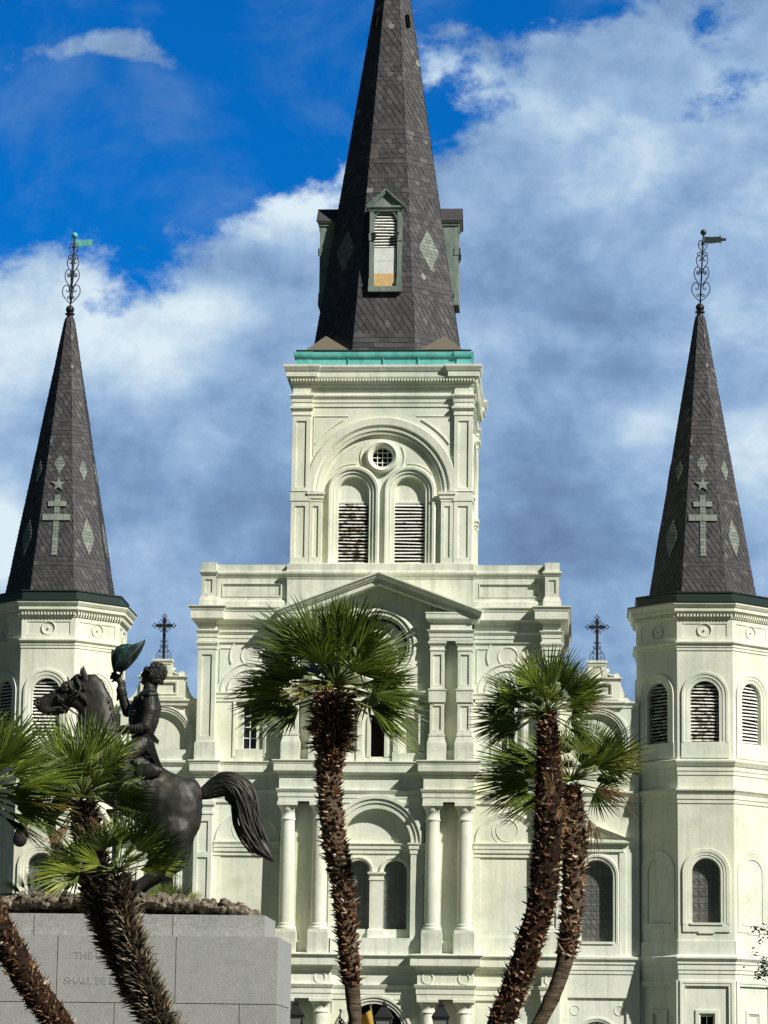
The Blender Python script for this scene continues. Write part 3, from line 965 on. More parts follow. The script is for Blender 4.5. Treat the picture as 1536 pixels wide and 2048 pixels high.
b.sweep(F, [(-3.66, -.6), (-3.66, .14), (3.66, .14), (3.66, -.6)], [(-.02, 21.70), (.03, 21.72), (.05, 21.80), (.13, 21.88), (.14, 21.90), (.14, 21.98), (.012, 22.04), (.012, 22.3), (-.5, 22.32)])
b.build('parapet', 'worn', cath)

# ------------------------------------------------------------------ bell tower
TW = 3.58
TC = Vector((X0, 120+TW+.02, 0))
tower_b = MB()
tfr = []
for k in range(4):
    a = -PI/2+k*PI/2
    n = Vector((math.cos(a), math.sin(a), 0))
    tfr.append(Frame(TC+n*TW, (-n.y, n.x, 0), n))
BWIN = []
for f in tfr:
    b = tower_b
    w = TW-.1
    d0 = -.14
    lou = [archloop(s*1.115, .60, 22.35, 25.28, 20) for s in (-1, 1)]
    bigarch = archloop(0, 2.42, 22.35, 25.25, 40)
    b.wall(f, rect(-w, w, 22.0, 28.75), d0, [(bigarch, .16, None)])
    b.wall(f, bigarch, d0-.16, [(lou[0], .30, None), (lou[1], .30, None), (circ(0, 26.68, .40, 28), .3, 1)])
    for s in (-1, 1):
        # outer pilasters
        u0, u1 = sorted((s*2.86, s*3.58))
        pilaster(b, f, u0, u1, -.4, 0, 22.3, 24.84, [(22.6, 24.66)], .16, skip=TW)
        pilaster(b, f, u0, u1, -.4, 0, 25.26, 28.36, [(25.4, 28.1)], .16, skip=TW)
        # inner pilasters carrying the arch
        u0, u1 = sorted((s*2.36, s*2.84))
        pilaster(b, f, u0, u1, -.3, -.02, 22.3, 24.84, [(22.6, 24.66)], .13)
        around(b, f, u0, u1, -.3, -.02, [(-.02, 24.82), (.02, 24.84), (.02, 24.92), (.06, 24.96), (.06, 25.06), (.11, 25.12), (.11, 25.22), (-.1, 25.26)])
        # blind head of each louvred opening
        b.poly(f, archloop(s*1.115, .60, 24.86, 25.28, 20), d0-.36, 0)
        b.box(f, s*1.115-.6, s*1.115+.6, d0-.45, d0-.30, 24.84, 24.92)
        b.band(f, archpath(s*1.115, .62, 22.35, 25.28, 22), [(0, d0-.3), (0, d0-.12), (.13, d0-.11), (.14, d0-.05), (.25, d0-.05), (.27, d0+.02), (.36, d0+.03), (.41, d0-.02), (.41, d0-.17)])
        # spandrel panels
        b.band(f, [(s*2.72, 26.7), (s*2.72, 28.3), (s*1.35, 28.3)] if s < 0 else [(s*1.35, 28.3), (s*2.72, 28.3), (s*2.72, 26.7)], step(.035, d0, .03, 1))
        b.band(f, arc(0, 25.25, 3.28, 62, 36, 12) if s > 0 else arc(0, 25.25, 3.28, 144, 118, 12), step(.04, d0, .05, 1))
        for a0, a1, rr, cu, cz in ((30, -38, .86, 0, 26.68), (95, 38, 1.12, 1.115, 25.28)):
            p = arc(cu, cz, rr, a0, a1, 10)
            b.band(f, p if s > 0 else [(-x, z) for x, z in p[::-1]], step(.035, d0-.16, .04, 1))
        p = arc(0, 25.25, 2.16, 62, 28, 10)
        b.band(f, p if s > 0 else [(-x, z) for x, z in p[::-1]], step(.03, d0-.16, .03, 1))
    b.band(f, arc(0, 25.25, 2.36, 180, 0, 44), [(0, d0-.17), (0, d0-.02), (.12, d0-.01), (.13, d0+.05), (.22, d0+.06), (.24, d0+.02), (.34, d0+.13), (.62, d0+.14), (.66, d0+.06), (.66, d0-.02)])
    b.band(f, circ(0, 26.68, .40, 30)[::-1], [(0, d0-.4), (0, d0-.1), (.06, d0+.0), (.16, d0+.06), (.24, d0+.02), (.26, d0-.16)], True)
    b.box(f, -w+1.0, w-1.0, d0-.9, d0-.62, 22, 28.7, 1)
    b.box(f, -TW, TW, -.25, .04, 22.05, 22.36)
for sx, sy in ((-1, 1), (1, 1), (1, -1), (-1, -1)):
    # block caps that wrap each corner pilaster pair
    cx_, cy_ = sorted((sx*2.86, sx*3.58)), sorted((sy*2.86, sy*3.58))
    loop = [(cx_[0], cy_[0]), (cx_[0], cy_[1]), (cx_[1], cy_[1]), (cx_[1], cy_[0])]
    tower_b.sweep(Frame(TC), loop, [(-.1, 24.80), (.03, 24.86), (.03, 25.22), (.06, 25.24), (-.1, 25.28)], True)
    tower_b.sweep(Frame(TC), loop, [(-.1, 28.28), (.03, 28.32), (.03, 28.4), (.01, 28.42), (.01, 28.48), (.09, 28.58), (.10, 28.6), (.10, 28.68), (-.2, 28.70)], True)
tower = tower_b.build('bell_tower', ['stucco', 'dark'], cath)
b = MB()
b.box(Frame(TC), -TW+.2, TW-.2, -TW+.2, TW-.2, 28.5, 30.9)
sq = [(-TW, -TW), (-TW, TW), (TW, TW), (TW, -TW)]
FT = Frame(TC)
# plan with the corner pilasters breaking forward
def brk(o, c=.72, j=.12):
    pts = []
    base = [((-TW, TW), (1, 0)), ((TW, TW), (0, -1)), ((TW, -TW), (-1, 0)), ((-TW, -TW), (0, 1))]
    for (cx, cy), (dx, dy) in base:
        nx, ny = -dy, dx          # outward
        p0 = Vector((cx, cy))
        L2 = 2*TW
        t = Vector((dx, dy)); n = Vector((nx, ny))
        pts += [p0, p0+t*c, p0+t*c-n*j, p0+t*(L2-c)-n*j, p0+t*(L2-c)]
    return [(p.x, p.y) for p in pts]
b.sweep(FT, brk(0), [(-.1, 28.69), (.02, 28.69), (.02, 28.85), (.05, 28.86), (.05, 29.0), (.08, 29.02), (.13, 29.1), (.13, 29.16), (0, 29.18), (0, 29.5), (.04, 29.52), (.06, 29.6),
                     (.12, 29.66), (.12, 29.74), (.26, 29.86), (.26, 30.06), (.29, 30.08), (.36, 30.22), (.37, 30.24), (.37, 30.33), (-.2, 30.42)], True)
for f in tfr:
    n = 62
    for i in range(n):
        uu = -TW-.1+(2*TW+.2)*(i+.5)/n
        b.box(f, uu-.03, uu+.03, .0, .2, 29.68, 29.78)
b.build('cornice', 'stucco', tower)
b = MB()
b.sweep(FT, brk(0, .75, .06), [(-.4, 30.3), (-.05, 30.34), (-.05, 30.40), (-.09, 30.42), (-.09, 30.72), (.0, 30.74), (.02, 30.80), (.02, 30.92), (-.5, 30.98)], True)
b.box(FT, -TW+.3, TW-.3, -TW+.3, TW-.3, 30.3, 30.99)
for sx in (-1, 1):
    for sy in (-1, 1):
        # hipped copper broach at each corner of the roof deck
        pk = FT.p(sx*2.4, sy*2.4, 31.86)
        q = [FT.p(sx*3.26, sy*3.26, 30.98), FT.p(sx*1.25, sy*3.26, 30.98), FT.p(sx*1.25, sy*1.25, 30.98), FT.p(sx*3.26, sy*1.25, 30.98)]
        b.add(q+[pk], [(0, 1, 4), (1, 2, 4), (2, 3, 4), (3, 0, 4)], 1)
for f in tfr:
    for uu in (-1.4, 0, 1.4):
        b.box(f, uu-.012, uu+.012, -.2, -.084, 30.42, 30.73)
b.box(FT, -TW+.08, TW-.08, -TW+.08, TW-.08, 30.97, 31.02, 2)
b.build('copper_parapet', ['copper', 'broach', 'darkcopper'], tower, 'bright green copper parapet at the foot of the spire')
for k, f in enumerate(tfr):
    for s in (-1, 1):
        louvres(f, s*1.115, .6, 22.38, 24.86, -.40, .135, 'louvre' if s < 0 else 'louvre2', tower, 0, k*2+s)
    w = MB()
    for i in (-1, 0, 1):
        w.box(f, -.40, .40, -.44, -.41, 26.68+i*.2-.014, 26.68+i*.2+.014)
        w.box(f, i*.2-.014, i*.2+.014, -.442, -.408, 26.28, 27.08)
    w.build('round_window', 'white', tower)

# ------------------------------------------------------------------ slate spires
def spire(cx, cy, z0, a0, z1, a1, parent, rows, name, slw, flare=()):
    """an octagonal slate spire: a closed core with every slate laid over it; rows are (share of height, shape)"""
    b = MB()
    def ap(z):
        a = a0+(a1-a0)*(z-z0)/(z1-z0)
        return a
    core = []
    for z in (z0, z1):
        for k in range(8):
            an = -PI/2+PI/8+k*PI/4
            r = (ap(z)-.03)/math.cos(PI/8)
            core.append((cx+r*math.cos(an), cy+r*math.sin(an), z))
    b.add(core, [(k, (k+1) % 8, 8+(k+1) % 8, 8+k) for k in range(8)]+[tuple(range(8)), tuple(range(15, 7, -1))], 1)
    rnd = random.Random(name+str(cx))
    rowh = slw*.82
    n = int((z1-z0)/rowh)
    for k in range(8):
        an = -PI/2+k*PI/4
        nrm = Vector((math.cos(an), math.sin(an), 0))
        tan = Vector((-nrm.y, nrm.x, 0))
        sl = (a0-a1)/(z1-z0)
        nn = (nrm+Vector((0, 0, sl))).normalized()
        upv = (Vector((0, 0, 1))-nrm*sl).normalized()
        for i in range(n):
            zb = z0+i*rowh
            t = (zb-z0)/(z1-z0)
            shape = 'r'
            for lim, sh in rows:
                if t <= lim:
                    shape = sh
                    break
            half = ap(zb)*math.tan(PI/8)
            w = slw*(1.05 if shape != 'r' else 1.5)
            off = (i % 2)*.5
            cnt = int(half*2/w)+3
            base = Vector((cx, cy, 0))+nrm*ap(zb)+Vector((0, 0, zb))
            for q in range(-cnt//2-1, cnt//2+2):
                uc = (q+off)*w
                h = rowh*1.55
                lift = .022+rnd.uniform(-.006, .008)
                if shape == 's':
                    pr = [(-.5, .45), (-.42, .16), (-.22, .02), (0, -.02), (.22, .02), (.42, .16), (.5, .45)]
                elif shape == 'd':
                    pr = [(-.5, .5), (0, -.10), (.5, .5)]
                else:
                    pr = [(-.5, 0), (.5, 0)]
                pts = []
                for a, c in pr+[(.5, 1), (-.5, 1)]:
                    uu = uc+a*w*.985
                    vv = c*h if c < 1 else h
                    hz = half-(vv*sl*math.tan(PI/8))+.012
                    uu = max(-hz, min(hz, uu))
                    lf = lift*(1-vv/h)+.004
                    pts.append((uu, vv, lf))
                if pts[-1][0] >= pts[-2][0]-.01 and max(p[0] for p in pts)-min(p[0] for p in pts) < .02:
                    continue
                P = [base+tan*u_+upv*v_+nn*l_ for u_, v_, l_ in pts]
                b.add(P, [tuple(range(len(P)))], 0)
                m_ = len(pr)
                # the exposed thickness of the slate
                B2 = [p-nn*.02 for p in P[:m_]]
                b.add(P[:m_]+B2, [(x, x+1, m_+x+1, m_+x) for x in range(m_-1)], 0)
    o = b.build(name, ['slate', 'darkcopper'], parent)
    return o
def spire_frame(cx, cy, z0, a0, z1, a1, k):
    """frame on facet k whose z axis climbs the slope: returns a function (u, height, lift)"""
    an = -PI/2+k*PI/4
    nrm = Vector((math.cos(an), math.sin(an), 0))
    tan = Vector((-nrm.y, nrm.x, 0))
    sl = (a0-a1)/(z1-z0)
    nn = (nrm+Vector((0, 0, sl))).normalized()
    def g(u, z, l=0.):
        a = a0+(a1-a0)*(z-z0)/(z1-z0)
        return Vector((cx, cy, z))+nrm*a+tan*u+nn*l
    return g
def slate_patch(g, loop_fn, uc, z0, z1, parent, name, rowh=.16, colw=.3, lift=.035, matname='greenslate', thick=.0):
    """a shape inlaid in lighter slate: rows clipped to loop_fn(z) -> (u_left, u_right)"""
    b = MB()
    n = max(1, round((z1-z0)/rowh))
    for i in range(n):
        za, zb = z0+(z1-z0)*i/n, z0+(z1-z0)*(i+1)/n
        segs_a, segs_b = loop_fn(za+1e-4), loop_fn(zb-1e-4)
        l0, r0 = segs_a
        l1, r1 = segs_b
        m_ = max(1, round(max(r0-l0, r1-l1)/colw))
        sh = .5*(i % 2)
        cuts = sorted({0., 1.}|{(j+sh)/m_ for j in range(m_) if 0 < (j+sh)/m_ < 1})
        for a, c in zip(cuts, cuts[1:]):
            gp = .006
            P = [g(uc+l0+(r0-l0)*a+gp, za+.004, lift+.012), g(uc+l0+(r0-l0)*c-gp, za+.004, lift+.012), g(uc+l1+(r1-l1)*c-gp, zb-.004, lift), g(uc+l1+(r1-l1)*a+gp, zb-.004, lift)]
            Q = [g(uc+l0+(r0-l0)*a+gp, za+.004, -.02), g(uc+l0+(r0-l0)*c-gp, za+.004, -.02), g(uc+l1+(r1-l1)*c-gp, zb-.004, -.02), g(uc+l1+(r1-l1)*a+gp, zb-.004, -.02)]
            b.add(P+Q, [(0, 1, 2, 3), (0, 4, 5, 1), (1, 5, 6, 2), (2, 6, 7, 3), (3, 7, 4, 0)])
    return b.build(name, matname, parent)
def diamond(zc, hh, hw):
    return lambda z: (-hw*(1-abs(z-zc)/hh), hw*(1-abs(z-zc)/hh))

SP = (X0-.02, TC.y, 31.0, 3.05, 51.6, .02)
big_rows = [(.035, 'r'), (.115, 'd'), (.125, 's'), (.15, 'r'), (.30, 's'), (.335, 'd'), (.345, 'r'), (.365, 's'), (.378, 'r'), (.40, 'd'), (.415, 'r'), (.46, 's'), (.475, 'r'), (.56, 'd'), (.63, 's'), (.69, 'd'), (1, 's')]
central = spire(*SP[:3], SP[3], SP[4], SP[5], cath, big_rows, 'central_spire', .265)
central['label'] = 'tall central octagonal spire of dark slate'
for k in (1, 3, 5, 7):
    g = spire_frame(*SP, k)
    slate_patch(g, diamond(35.6, .90, .56), 0, 34.70, 36.50, central, 'diamond_inlay', .155, .28)
    vb = MB()
    P = [g(u_, z_, l_) for u_, z_, l_ in ((-.08, 45.5, .03), (.08, 45.5, .03), (.08, 46.0, .03), (-.08, 46.0, .03), (-.08, 45.5, .12), (.08, 45.5, .12), (.08, 46.05, .10), (-.08, 46.05, .10))]
    vb.add(P, [(0, 1, 2, 3), (0, 1, 5, 4), (1, 2, 6, 5), (2, 3, 7, 6), (3, 0, 4, 7)], 0)
    vb.build('spire_vent', 'dark', central)
# louvred dormers on the four main facets
for k in range(4):
    an = -PI/2+k*PI/2
    n = Vector((math.cos(an), math.sin(an), 0))
    f = Frame(Vector((SP[0], SP[1], 0))+n*2.79, (-n.y, n.x, 0), n)
    b = MB()
    b.wall(f, rect(-.64, .64, 33.7, 37.1), 0, [(archloop(0, .45, 33.82, 36.52, 16), .14, None)])
    b.box(f, -.64, -.58, -1.4, -.002, 33.7, 37.1)
    b.box(f, .58, .64, -1.4, -.002, 33.7, 37.1)
    for s in (-1, 1):
        b.box(f, s*.56-.085, s*.56+.085, -.1, .06, 33.8, 37.0)
        b.box(f, s*.56-.11, s*.56+.11, -.1, .09, 33.78, 34.1)
        b.box(f, s*.56-.11, s*.56+.11, -.1, .09, 35.7, 36.0)
    b.box(f, -.68, .68, -.15, .10, 33.58, 33.80)
    b.band(f, archpath(0, .45, 33.82, 36.52), step(.045, 0, .04, 1))
    around(b, f, -.66, .66, -1.4, .05, [(-.05, 36.92), (.03, 36.94), (.05, 37.02), (.11, 37.08), (.11, 37.15), (-.1, 37.17)])
    b.prism(f, [(-.70, 37.14), (.70, 37.14), (0, 37.70)], -1.2, .05)
    dorm = b.build('dormer', 'greenpaint', central)
    r = MB()
    r.band(f, [(-.80, 37.13), (0, 37.86), (.80, 37.13)], [(-.14, -1.9), (-.14, .14), (-.07, .16), (-.06, .20), (0, .21), (0, -1.9)])
    r.build('dormer_roof', 'greenpaint' if k == 0 else 'slate', dorm)
    lv = louvres(f, 0, .45, 35.42, 36.97, -.07, .125, 'louvre2', dorm, .45, 50+k, .72)
    r = MB()
    r.box(f, -.45, .45, -.16, -.04, 34.88, 35.42)
    r.box(f, -.45, .45, -.16, -.045, 34.36, 34.87)
    r.box(f, -.45, .45, -.6, -.3, 33.8, 37.0, 2)
    r.box(f, -.45, .45, -.16, -.035, 33.82, 34.355, 1)
    r.build('boarding', ['oldwhite', 'osb', 'dark'], dorm, 'white boards with a strip of bare chipboard at the foot')
    for s in (-1, 1):
        r = MB()
        r.box(f, s*.45-.10, s*.45+.10, .02, .13, 35.98, 36.03)
        r.box(f, s*.45-.05, s*.45+.05, .02, .14, 35.76, 36.0)
        r.build('shutter_hinge', 'iron', dorm)

# ------------------------------------------------------------------ octagonal corner turrets
TA = 2.56
def octpath(a):
    r = a/math.cos(PI/8)
    # clockwise in (u, d) so that the outside lies on the left hand
    return [(r*math.cos(PI/8-k*PI/4), r*math.sin(PI/8-k*PI/4)) for k in range(8)]
def scroll(P, c, r0, r1, a0, a1, n=14):
    return [P(c[0]+(r0+(r1-r0)*i/n)*math.cos(R(a0+(a1-a0)*i/n)), c[1]+(r0+(r1-r0)*i/n)*math.sin(R(a0+(a1-a0)*i/n))) for i in range(n+1)]
def vane(cx, cy, z0, parent, tilt, flag_mat, notch):
    """wrought iron finial: ball, scrolled hearts round a rod, ball and pennant"""
    b = MB()
    rod_top = z0+3.15
    def X(z):
        return cx+tilt*(z-z0)
    b.lathe((cx, cy, 0), [(.19, z0-.75), (.17, z0-.35), (.12, z0-.22), (.12, z0-.18), (.20, z0-.16), (.20, z0-.12), (.08, z0-.10)], 12)
    b.ball((cx, cy, z0+.05), .175, 14)
    b.tube([(cx, cy, z0), (X(rod_top), cy, rod_top)], .032, 8)
    r = .02
    for ax in (0, 1):
        for s in (-1, 1):
            def P(u, z):
                return (X(z)+(s*u if ax == 0 else 0), cy+(s*u if ax else 0), z)
            # three heart scrolls growing smaller, then small curls
            for zb, h, w in ((z0+.32, .78, .36), (z0+.98, .78, .29), (z0+1.62, .60, .23), (z0+2.35, .50, .17)):
                pts = [P(.03, zb), P(w*.55, zb+h*.2), P(w*.95, zb+h*.48), P(w*1.0, zb+h*.72), P(w*.82, zb+h*.92), P(w*.5, zb+h*.98), P(w*.28, zb+h*.86), P(w*.25, zb+h*.68), P(w*.45, zb+h*.6), P(w*.58, zb+h*.7)]
                b.tube(smooth_path(pts, 3), r, 5)
            for zb, w in ((z0+1.48, .22), (z0+2.25, .22), (z0+.55, .16)):
                b.tube(scroll(P, (w*.6, zb), w*.5, w*.12, 200, -250, 16), r*.9, 5)
    iron = b.build('finial', 'iron', parent)
    b = MB()
    xt = X(rod_top)
    b.ball((xt, cy, rod_top+.02), .125, 14)
    b.build('finial_ball', flag_mat, iron)
    b = MB()
    ff = Frame((xt, cy, 0))
    z = rod_top-.42
    loop = [(.03, z), (.3, z-.02), (.62, z+.02)]
    loop += ([(.70, z-.03), (.70, z+.06), (.92, z+.10), (.92, z+.18), (.70, z+.22), (.70, z+.31), (.62, z+.26)] if notch else [(.74, z+.03), (.70, z+.09), (.76, z+.12), (.70, z+.17), (.78, z+.20), (.70, z+.27)])
    loop += [(.3, z+.25), (.03, z+.27)]
    b.prism(ff, loop, -.012, .012)
    b.build('weather_vane', flag_mat, iron, 'pennant-shaped weather vane')
def smooth_path(pts, k=4):
    pts = [Vector(p) for p in pts]
    out = []
    n = len(pts)
    for i in range(n-1):
        p0, p1, p2, p3 = pts[max(i-1, 0)], pts[i], pts[i+1], pts[min(i+2, n-1)]
        for j in range(k):
            t = j/k
            out.append(.5*((2*p1)+(p2-p0)*t+(2*p0-5*p1+4*p2-p3)*t*t+(3*p1-p0-3*p2+p3)*t**3))
    out.append(pts[-1])
    return out
tur_rows = [(.055, 'd'), (.065, 's'), (.09, 'd'), (.105, 's'), (.115, 'r'), (.15, 's'), (.33, 'd'), (.56, 's'), (.575, 'r'), (.62, 'r'), (.72, 'd'), (.735, 's'), (.745, 'r'), (.86, 's'), (1, 'd')]
def turret(cx, cy, label, left):
    hs = TA*math.tan(PI/8)
    b = MB()
    FO = Frame((cx, cy, 0))
    frs = []
    for k in range(8):
        an = -PI/2+k*PI/4
        n = Vector((math.cos(an), math.sin(an), 0))
        frs.append(Frame(Vector((cx, cy, 0))+n*TA, (-n.y, n.x, 0), n))
    for k, f in enumerate(frs):
        lowin = k == 0
        # belfry stage
        b.wall(f, rect(-hs, hs, 14.5, 21.0), 0, [(archloop(0, .54, 15.23, 17.04), .26, None), (rect(-.85, .85, 19.30, 19.80), .03, 0)])
        b.band(f, archpath(0, .56, 15.2, 17.04), [(0, -.2), (0, .0), (.10, .015), (.11, .035), (.22, .04), (.24, .065), (.33, .065), (.35, -.02)])
        b.box(f, -.91, .91, -.1, .05, 14.62, 15.22)
        b.band(f, circ(0, 19.55, .25, 28)[::-1], step(.035, -.01, .03, 1), True)
        b.ball(f.p(0, 0, 19.55), .045, 10)
        # middle stage
        hole = archloop(0, .53, 8.36, 10.26)
        b.wall(f, rect(-hs, hs, 7.1, 14.5), 0, [(hole, .34 if lowin else .03, 1 if lowin else 0)])
        q = 1. if lowin else .4
        b.band(f, archpath(0, .55 if lowin else .54, 8.3, 10.26), [(0, -.2 if lowin else -.02), (0, .02*q), (.10, .025*q), (.11, .045*q), (.20, .045*q), (.21, .065*q), (.34, .07*q), (.35, -.02)])
        b.box(f, -.89, .89, -.05, .055*q, 8.02, 8.30)
        b.box(f, -.30, .30, -.05, .06*q, 7.96, 8.04)
        b.box(f, -.62, .62, -.05, .10*q, 8.28, 8.36)
        b.box(f, -hs, hs, -.2, .05, 7.0, 7.68)
        # lower stage
        sq_ = rect(-.24, .24, 3.9, 4.92)
        b.wall(f, rect(-hs, hs, 0, 7.1), 0, [(rect(-.82, .82, 2, 6.0), .06, None)])
        b.wall(f, rect(-.82, .82, 2, 6.0), -.06, [(sq_, .3 if lowin else .03, 2 if lowin else 0)])
        b.band(f, [(-.82, 2), (-.82, 6.0), (.82, 6.0), (.82, 2)], step(.2, 0, .05, 2))
        b.band(f, [(-.30, 3.9), (-.30, 4.98), (.30, 4.98), (.30, 3.9)], step(.14, -.06, .05, 1))
    P = octpath(TA)
    b.sweep(FO, P, [(-.1, 6.45), (.03, 6.45), (.03, 6.58), (.06, 6.6), (.06, 6.78), (.10, 6.82), (.10, 6.9), (.18, 7.0), (.19, 7.02), (.19, 7.08), (.05, 7.16), (-.2, 7.18)], True)
    b.sweep(FO, P, [(-.1, 12.88), (.03, 12.88), (.03, 13.02), (.06, 13.04), (.06, 13.2), (.12, 13.3), (.17, 13.36), (.17, 13.43), (-.1, 13.47)], True)
    b.sweep(FO, P, [(-.1, 13.96), (.03, 13.96), (.03, 14.1), (.06, 14.12), (.06, 14.26), (.10, 14.3), (.18, 14.44), (.19, 14.46), (.19, 14.52), (-.1, 14.6)], True)
    b.sweep(FO, P, [(-.1, 18.76), (.03, 18.76), (.03, 18.86), (.06, 18.88), (.06, 18.96), (.14, 19.03), (.15, 19.05), (.15, 19.1), (-.1, 19.14)], True)
    tur = b.build('corner_turret', ['stucco', 'glass', 'dark'], cath, label)
    c = MB()
    c.sweep(FO, P, [(-.1, 19.98), (.03, 19.98), (.04, 20.04), (.04, 20.16), (.10, 20.18), (.22, 20.26), (.22, 20.38), (.25, 20.40), (.32, 20.50), (.33, 20.52), (.33, 20.58), (-.2, 20.64)], True)
    for f in frs:
        for i in range(17):
            uu = -hs-.02+(2*hs+.04)*(i+.5)/17
            c.box(f, uu-.035, uu+.035, .03, .15, 20.06, 20.16)
    c.build('cornice', 'stucco', tur)
    c = MB()
    c.sweep(FO, octpath(TA), [(-.3, 20.56), (.36, 20.58), (.37, 20.62), (.10, 20.66), (.02, 20.68), (.02, 20.98), (.06, 21.0), (.06, 21.05), (-.6, 21.06)], True)
    c.sweep(FO, octpath(1.9), [(0, 20.9), (.5, 21.05), (0, 21.08)], True)
    c.build('gutter', 'darkcopper', tur)
    sp_ = (cx, cy, 20.9, 2.10, 32.6, .17)
    spi = spire(cx, cy, 20.9, 2.10, 32.6, .17, tur, tur_rows, 'spire', .215)
    for k in range(8):
        louvres(frs[k], 0, .54, 15.24, 17.58, -.16, .132, 'louvre' if k in (0, 7) and not left else 'louvre2', tur, .54, k)
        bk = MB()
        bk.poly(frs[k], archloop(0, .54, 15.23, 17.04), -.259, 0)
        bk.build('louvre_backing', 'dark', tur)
        g = spire_frame(*sp_, k)
        if k % 2 == 0 and k == 0:
            slate_patch(g, diamond(26.35, .42, .23), 0, 25.93, 26.77, tur, 'diamond_inlay', .14, .16)
            x = 24.3   # foot of the shaft .. double-barred cross
            slate_patch(g, lambda z: (-.115, .115), 0, 22.55, 25.05, tur, 'cross_inlay', .15, .2, .045)
            slate_patch(g, lambda z: (-.56, .56), 0, 23.98, 24.24, tur, 'cross_inlay', .26, .3, .068)
            slate_patch(g, lambda z: (-.37, .37), 0, 24.56, 24.78, tur, 'cross_inlay', .22, .25, .068)
            st = MB()
            pts = []
            for i in range(10):
                a = R(90+36*i)
                rr = .31 if i % 2 == 0 else .12
                pts.append((rr*math.cos(a), 25.48+rr*math.sin(a)))
            n_ = len(pts)
            st.add([g(u_, z_, .07) for u_, z_ in pts]+[g(u_, z_, .02) for u_, z_ in pts]+[g(0, 25.48, .085)], [(i, (i+1) % n_, 2*n_) for i in range(n_)]+[(i, (i+1) % n_, n_+(i+1) % n_, n_+i) for i in range(n_)])
            st.build('star_inlay', 'greenslate', tur)
        else:
            slate_patch(g, diamond(26.15, .45, .20), 0, 25.7, 26.6, tur, 'diamond_inlay', .14, .16)
            slate_patch(g, diamond(23.4, .78, .33), 0, 22.62, 24.18, tur, 'diamond_inlay', .14, .22)
    vane(cx, cy, 32.95, tur, .03 if left else .05, 'copper' if left else 'darkcopper', not left)
    lat = MB()
    f = frs[0]
    for i in range(8):
        lat.box(f, -.52, .52, -.338, -.325, 8.55+i*.28, 8.565+i*.28)
    for i in range(-1, 2):
        lat.box(f, i*.26-.008, i*.26+.008, -.336, -.326, 8.36, 10.7)
    for i in range(5):
        for j in range(4):
            lat.band(f, circ(-.36+j*.24, 8.55+i*.46, .10, 12)[::-1], [(0, -.338), (0, -.326), (.016, -.326), (.016, -.338)], True)
    lat.build('window_lattice', 'lead', tur)
    wb = MB()
    wb.box(f, -.20, .20, -.28, -.25, 4.86, 4.9)
    wb.box(f, -.015, .015, -.28, -.25, 3.9, 4.9)
    wb.build('window_bar', 'white', tur)
    return tur
TY = 121.25
turret(-20.80, TY, 'left octagonal turret with a bright green pennant vane', True)
turret(4.68, TY, 'right octagonal turret with a dark pennant vane', False)

